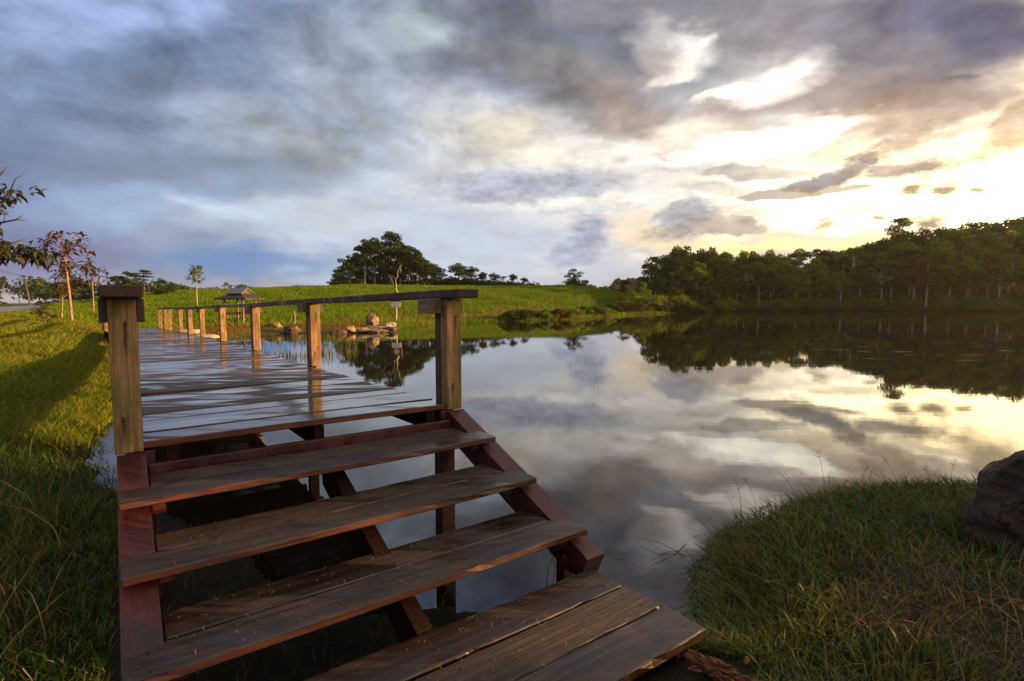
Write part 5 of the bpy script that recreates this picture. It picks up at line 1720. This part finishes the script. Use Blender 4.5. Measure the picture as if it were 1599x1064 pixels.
# left of the steps: rank grass and marsh
x, y, r = scatter(120000, -75, -20, 1.4, 16, 0.8)
v_ = CY * x + SY * y
d = shore_distance(x, y)
land, st, deck = under_boards(x, y, 0.03)
ok = (v_ < 0.1) & ((d > -0.12) | ((d > -0.55) & (rs.random(len(x)) < 0.10) & (v_ < 0))) & ~land & ~st & ~(deck & (v_ > -0.12))
x, y, r, d, v_ = x[ok], y[ok], r[ok], d[ok], v_[ok]
clump = 0.5 + 0.5 * wobble(x, y, 1.6, 6.0)
h = (0.08 + 0.16 * rs.random(len(x))) * (0.55 + 0.9 * clump) * (0.75 + 0.9 * smoothstep(2.5, 7.5, r)) * (0.6 + 0.4 * smoothstep(0.0, 0.6, d))
h *= 1.0 - 0.45 * smoothstep(-1.3, -0.3, v_)
p1 = blade_mesh(rs, x, y, ground_z(x, y) - 0.01, h, (0.0045 + 0.004 * rs.random(len(x))) * (1 + r * 0.10), 0.8, 3)
grass('marsh_grass', 'rank dark green grass in the wet ground left of the steps', [p1], M['grass_near'])
# sparse pale blades in the dark under the steps
x, y, r = scatter(2600, -60, 25, 1.6, 6.5)
land, st, deck = under_boards(x, y, 0.0)
v_ = CY * x + SY * y
d = shore_distance(x, y)
ok = (st | deck | land) & (d > -0.08) & (v_ < 1.6)
x, y = x[ok], y[ok]
h = rs.uniform(0.05, 0.24, len(x))
u_ = -SY * x + CY * y
h = np.minimum(h, np.where(u_ < 2.35, 0.04, 0.16 + 0.2 * np.clip(u_ - 2.4, 0, 2)))
grass('shaded_grass', 'thin pale grass blades growing in the dark under the steps', [blade_mesh(rs, x, y, ground_z(x, y) - 0.01, h, np.full(len(x), 0.0045), 1.0, 3)], M['grass_near'])
# a few long arching stems on the left
x, y, r = scatter(420, -62, -38, 3.0, 11)
ok = (shore_distance(x, y) > 0.1) & (CY * x + SY * y < -0.4)
x, y = x[ok], y[ok]
grass('arching_stems', 'long arching straw-coloured stems in the grass on the left', [blade_mesh(rs, x, y, ground_z(x, y), rs.uniform(0.3, 0.8, len(x)), np.full(len(x), 0.006), 0.9, 4)], M['straw'])
# the sunlit field running up to the road
x, y, r = scatter(120000, -56, -34.5, 9.0, 62, 0.9)
o_ = road_offset(x, y)
v_ = CY * x + SY * y
land, st, deck = under_boards(x, y, 0.05)
onroad = (o_ > -0.6) & (o_ < ROAD_W + 0.6) & (r > 15)
u_ = -SY * x + CY * y
ok = (shore_distance(x, y) > 0.05) & ~deck & ~onroad & ((v_ < -0.12) | (u_ > 34))
x, y, r, v_ = x[ok], y[ok], r[ok], v_[ok]
h = (0.16 + 0.30 * rs.random(len(x))) * (0.65 + 0.5 * (0.5 + 0.5 * wobble(x, y, 0.8, 2.0)))
h *= 0.55 + 0.45 * smoothstep(0.2, 1.6, -v_)
h *= 1.0 - 0.55 * smoothstep(20, 32, r)
p = blade_mesh(rs, x, y, ground_z(x, y) - 0.01, h, 0.006 + 0.00115 * r, 0.7, 2)
grass('field_grass', 'tall yellow-green grass lit by low sun between the boardwalk and the road', [p], M['grass_field'])
# short bleached turf on the flats behind the inlet
x, y, r = scatter(90000, -39, 4, 26, 72, 1.0)
dr = dry_at(x, y)
land, st, deck = under_boards(x, y, 0.1)
ok = (shore_distance(x, y) > 0.0) & (rs.random(len(x)) < 0.12 + dr) & ~deck & (((x - hx) / 1.5) ** 2 + ((y - hy) / 1.3) ** 2 > 1)
x, y, r = x[ok], y[ok], r[ok]
h = 0.05 + 0.14 * rs.random(len(x)) ** 2 + 0.18 * (rs.random(len(x)) < 0.15) * smoothstep(1.5, 0.2, shore_distance(x, y))
grass('flats_turf', 'short bleached turf on the flats around the inlet', [blade_mesh(rs, x, y, ground_z(x, y) - 0.01, h, 0.008 + 0.0010 * r, 0.8, 2)], M['grass_dry'])
# the hill
x, y, r = scatter(210000, -41, 16.5, 40, 119, 0.9)
dr = dry_at(x, y)
o_ = road_offset(x, y)
sd = shore_distance(x, y)
ok = (sd > 0.3) & (rs.random(len(x)) > dr * 0.93) & ((o_ < -0.8) | (o_ > ROAD_W + 0.8)) & (((x - hx) / 1.5) ** 2 + ((y - hy) / 1.3) ** 2 > 1)
x, y, r, sd = x[ok], y[ok], r[ok], sd[ok]
tuft = 0.5 + 0.5 * wobble(x, y, 0.55, 9.0)
h = (0.24 + 0.34 * rs.random(len(x))) * (0.6 + 0.7 * tuft)
grass('hill_grass', 'tall bright green grass covering the low hill', [blade_mesh(rs, x, y, ground_z(x, y) - 0.02, h, 0.010 + 0.0013 * r, 0.6, 2)], M['grass_hill'])
# fringe along the far shore
x, y, r = scatter(36000, 12, 48, 76, 150, 1.0)
sd = shore_distance(x, y)
ok = (sd > -0.1) & (sd < 7)
x, y, r, sd = x[ok], y[ok], r[ok], sd[ok]
grass('shore_grass', 'long grass fringing the far shore below the forest', [blade_mesh(rs, x, y, np.maximum(ground_z(x, y), 0) - 0.02, 0.2 + 0.7 * rs.random(len(x)) ** 2, 0.012 + 0.0009 * r, 0.7, 2)], M['grass_shore'])
# reeds standing in the shallows
V = []
x, y, r = scatter(9000, -30, -16, 17, 33, 1.0)
sd = shore_distance(x, y)
v_ = CY * x + SY * y
ok = (sd < 0.3) & (sd > -12.5) & (v_ > 2.5) & (v_ < 9.5) & (wobble(x, y, 0.6, 1.0) > -0.1) & (rs.random(len(x)) < 0.28)
x, y, r = x[ok], y[ok], r[ok]
p1 = blade_mesh(rs, x, y, np.full(len(x), -0.03), 0.12 + 0.40 * rs.random(len(x)), 0.008 + 0.0005 * r, 0.35, 3)
rx = np.array([0.55, 0.62, 0.58, 1.7, 1.74, 1.66, -1.9, 2.9, 5.2, 1.9, -0.8])
ry = np.array([14.4, 14.3, 14.7, 15.9, 15.8, 16.1, 17.5, 21.0, 19.0, 12.0, 24.0])
p2 = blade_mesh(rs, np.repeat(rx, 3) + rs.normal(0, .05, 33), np.repeat(ry, 3) + rs.normal(0, .05, 33), np.full(33, -0.02), rs.uniform(0.04, 0.20, 33), np.full(33, 0.007), 0.8, 3)
p3 = blade_mesh(rs, rs.normal(-0.02, 0.06, 14) + 0.33, rs.normal(3.62, 0.06, 14), np.full(14, -0.02), rs.uniform(0.15, 0.42, 14), np.full(14, 0.006), 0.6, 3)
grass('reeds', 'thin reeds and stems standing in the shallow water', [p1, p2, p3], M['reed'])

# ------------------------------------------------------------------ things afloat and fallen bits
m, N = material('floating_weed')
finish(N, principled(N, (0.060, 0.055, 0.016), 0.5))
V, F = [], []
rr = random.Random(9)
for (cx, cy, ln, wd) in ((12.2, 21.4, 1.6, .16), (11.0, 22.8, 1.0, .10), (13.6, 20.6, 1.2, .22), (15.6, 22.6, 0.9, .1), (14.6, 19.2, 0.8, .12), (18.4, 20.9, 1.1, .12), (19.4, 22.3, 1.3, .1), (17.8, 18.8, 1.5, .12), (16.2, 17.6, 1.6, .1), (12.5, 25.4, 1.2, .1), (20.5, 24.5, 1.8, .14), (15.0, 27.6, 1.2, .1), (9.6, 19.8, 0.7, .08),
                         (12.0, 17.9, 0.9, .10), (20.6, 20.2, 1.1, .1), (18.0, 26.2, 1.6, .1), (22.5, 26.0, 1.4, .12), (14.1, 24.0, 0.8, .08), (10.1, 24.8, 0.7, .06)):
    wd *= 0.5
    for j in range(2):
        k = len(V)
        ox, oy = cx + rr.uniform(-ln, ln), cy + rr.uniform(-.3, .3)
        n = 12
        for i in range(n):
            a = 2 * math.pi * i / n
            q = rr.uniform(0.7, 1.1)
            V.append((ox + 0.5 * ln * q * math.cos(a) * (0.4 + 0.3 * j), oy + wd * q * math.sin(a) * (0.6 + 0.25 * j), 0.006 + 0.001 * j))
        F.append(tuple(range(k, k + n)))
tag(link('floating_weed', mesh('floating_weed', V, F, [m])), 'pale streaks of floating weed on the right side of the lake', kind='stuff')
V, F = [], []
for i in range(70):
    t = rr.random()
    cx, cy = (1.05 + rr.uniform(-.28, .12), 3.3 + rr.uniform(-.25, .9)) if i < 42 else (rr.uniform(0.5, 3.4), rr.uniform(4.6, 11.0))
    a, ln = rr.uniform(0, 3.14), rr.choice((0.006, 0.008, 0.012, 0.024)) * (1.0 if i < 42 else 1.2)
    ca, sa = math.cos(a) * ln, math.sin(a) * ln
    k = len(V)
    w = 0.0025
    V += [(cx - ca - sa * w / ln, cy - sa + ca * w / ln, .005), (cx + ca - sa * w / ln, cy + sa + ca * w / ln, .005), (cx + ca + sa * w / ln, cy + sa - ca * w / ln, .005), (cx - ca + sa * w / ln, cy - sa - ca * w / ln, .005)]
    F.append((k, k + 1, k + 2, k + 3))
tag(link('floating_chaff', mesh('floating_chaff', V, F, [M['straw']])), 'bits of straw and chaff floating at the edge of the bank', kind='stuff')
o = link('twig', tubes('twig', [([(1.02, 4.22, 0.03), (1.15, 4.10, 0.05), (1.27, 4.03, 0.01)], [0.0015, 0.002, 0.0025]), ([(1.02, 3.86, 0.02), (1.15, 3.97, 0.03), (1.27, 4.03, 0.01)], [0.0015, 0.002, 0.0025]), ([(1.27, 4.03, 0.0), (1.34, 4.06, 0.05)], [0.005, 0.003])], [M['bark_dark']], 5))
tag(o, 'small forked twig floating on the water off the near right bank', 'twig')
# straw clippings on the treads and the landing
V, F = [], []
boards_ = [(FRONT_U + (3 - k) * GOING + 0.01, FRONT_U + (3 - k) * GOING + 0.47, 0.1, 2.2, LAND_Z + (4 - k) * RISE, 60 + 45 * k) for k in (1, 2, 3)] + [(1.52, 2.27, 0.0, 2.15, LAND_Z, 330)]
for (u0, u1, v0, v1, zz, cnt) in boards_:
    for i in range(cnt):
        uu, vv = rr.uniform(u0, u1), rr.uniform(v0, v1)
        px_, py_ = J(uu, vv)
        a, ln = rr.uniform(0, 3.14), rr.uniform(0.004, 0.013) * rr.choice((1, 1, 1, 1.8))
        w = rr.uniform(0.0008, 0.0018)
        ca, sa = math.cos(a), math.sin(a)
        k = len(V)
        up = rr.uniform(0.001, 0.006)
        V += [(px_ - ca * ln - sa * w, py_ - sa * ln + ca * w, zz + .0015), (px_ - ca * ln + sa * w, py_ - sa * ln - ca * w, zz + .0015), (px_ + ca * ln + sa * w, py_ + sa * ln - ca * w, zz + .0015 + up), (px_ + ca * ln - sa * w, py_ + sa * ln + ca * w, zz + .0015 + up)]
        F.append((k, k + 1, k + 2, k + 3))
tag(link('straw_litter', mesh('straw_litter', V, F, [M['straw']])), 'tiny straw clippings scattered over the steps and landing', kind='stuff')
# curled dead leaves round the rotten log
rl = random.Random(15)
for i, (lx, ly, sc, lab) in enumerate(((0.99, 2.255, 0.075, 'curled rust-red dead leaf at the outer end of the rotten log'), (0.90, 2.27, 0.07, 'mauve-brown dead leaf lying below the rotten log'), (1.05, 2.33, 0.05, 'small orange dead leaf in the grass right of the rotten log'), (0.79, 2.34, 0.06, 'brown dead leaf half under the corner of the lowest plank'))):
    v, f = big_leaf((0, 0, 0), (rl.uniform(-1, 1), rl.uniform(-1, 1), 0.3), sc * 1.4, rl, 0.3)
    o = link('dead_leaf', mesh('dead_leaf', v, f, [M['rotten']]), None, (lx, ly, gz(lx, ly) + 0.045))
    tag(o, lab, 'leaf')

# ------------------------------------------------------------------ evening haze over the lake
m = bpy.data.materials.new('evening_haze')
m.use_nodes = True
N = Nodes(m.node_tree)
pv = N.n('ShaderNodeVolumePrincipled')
pv.inputs['Color'].default_value = (0.95, 0.90, 0.82, 1.0)
pv.inputs['Density'].default_value = 0.00016
pv.inputs['Anisotropy'].default_value = 0.55
o_ = N.n('ShaderNodeOutputMaterial')
N.put(o_.inputs['Volume'], pv.outputs[0])
me = box(1.0, 1.0, 1.0, 0.0)
me.materials.append(m)
hz_top, hz_bot = 36.0, -2.0
tag(link('haze', me, None, (0, 300, (hz_top + hz_bot) / 2), (0, 0, 0), (3400, 3600, hz_top - hz_bot)), 'thin evening haze over the lake and the woods', kind='stuff')
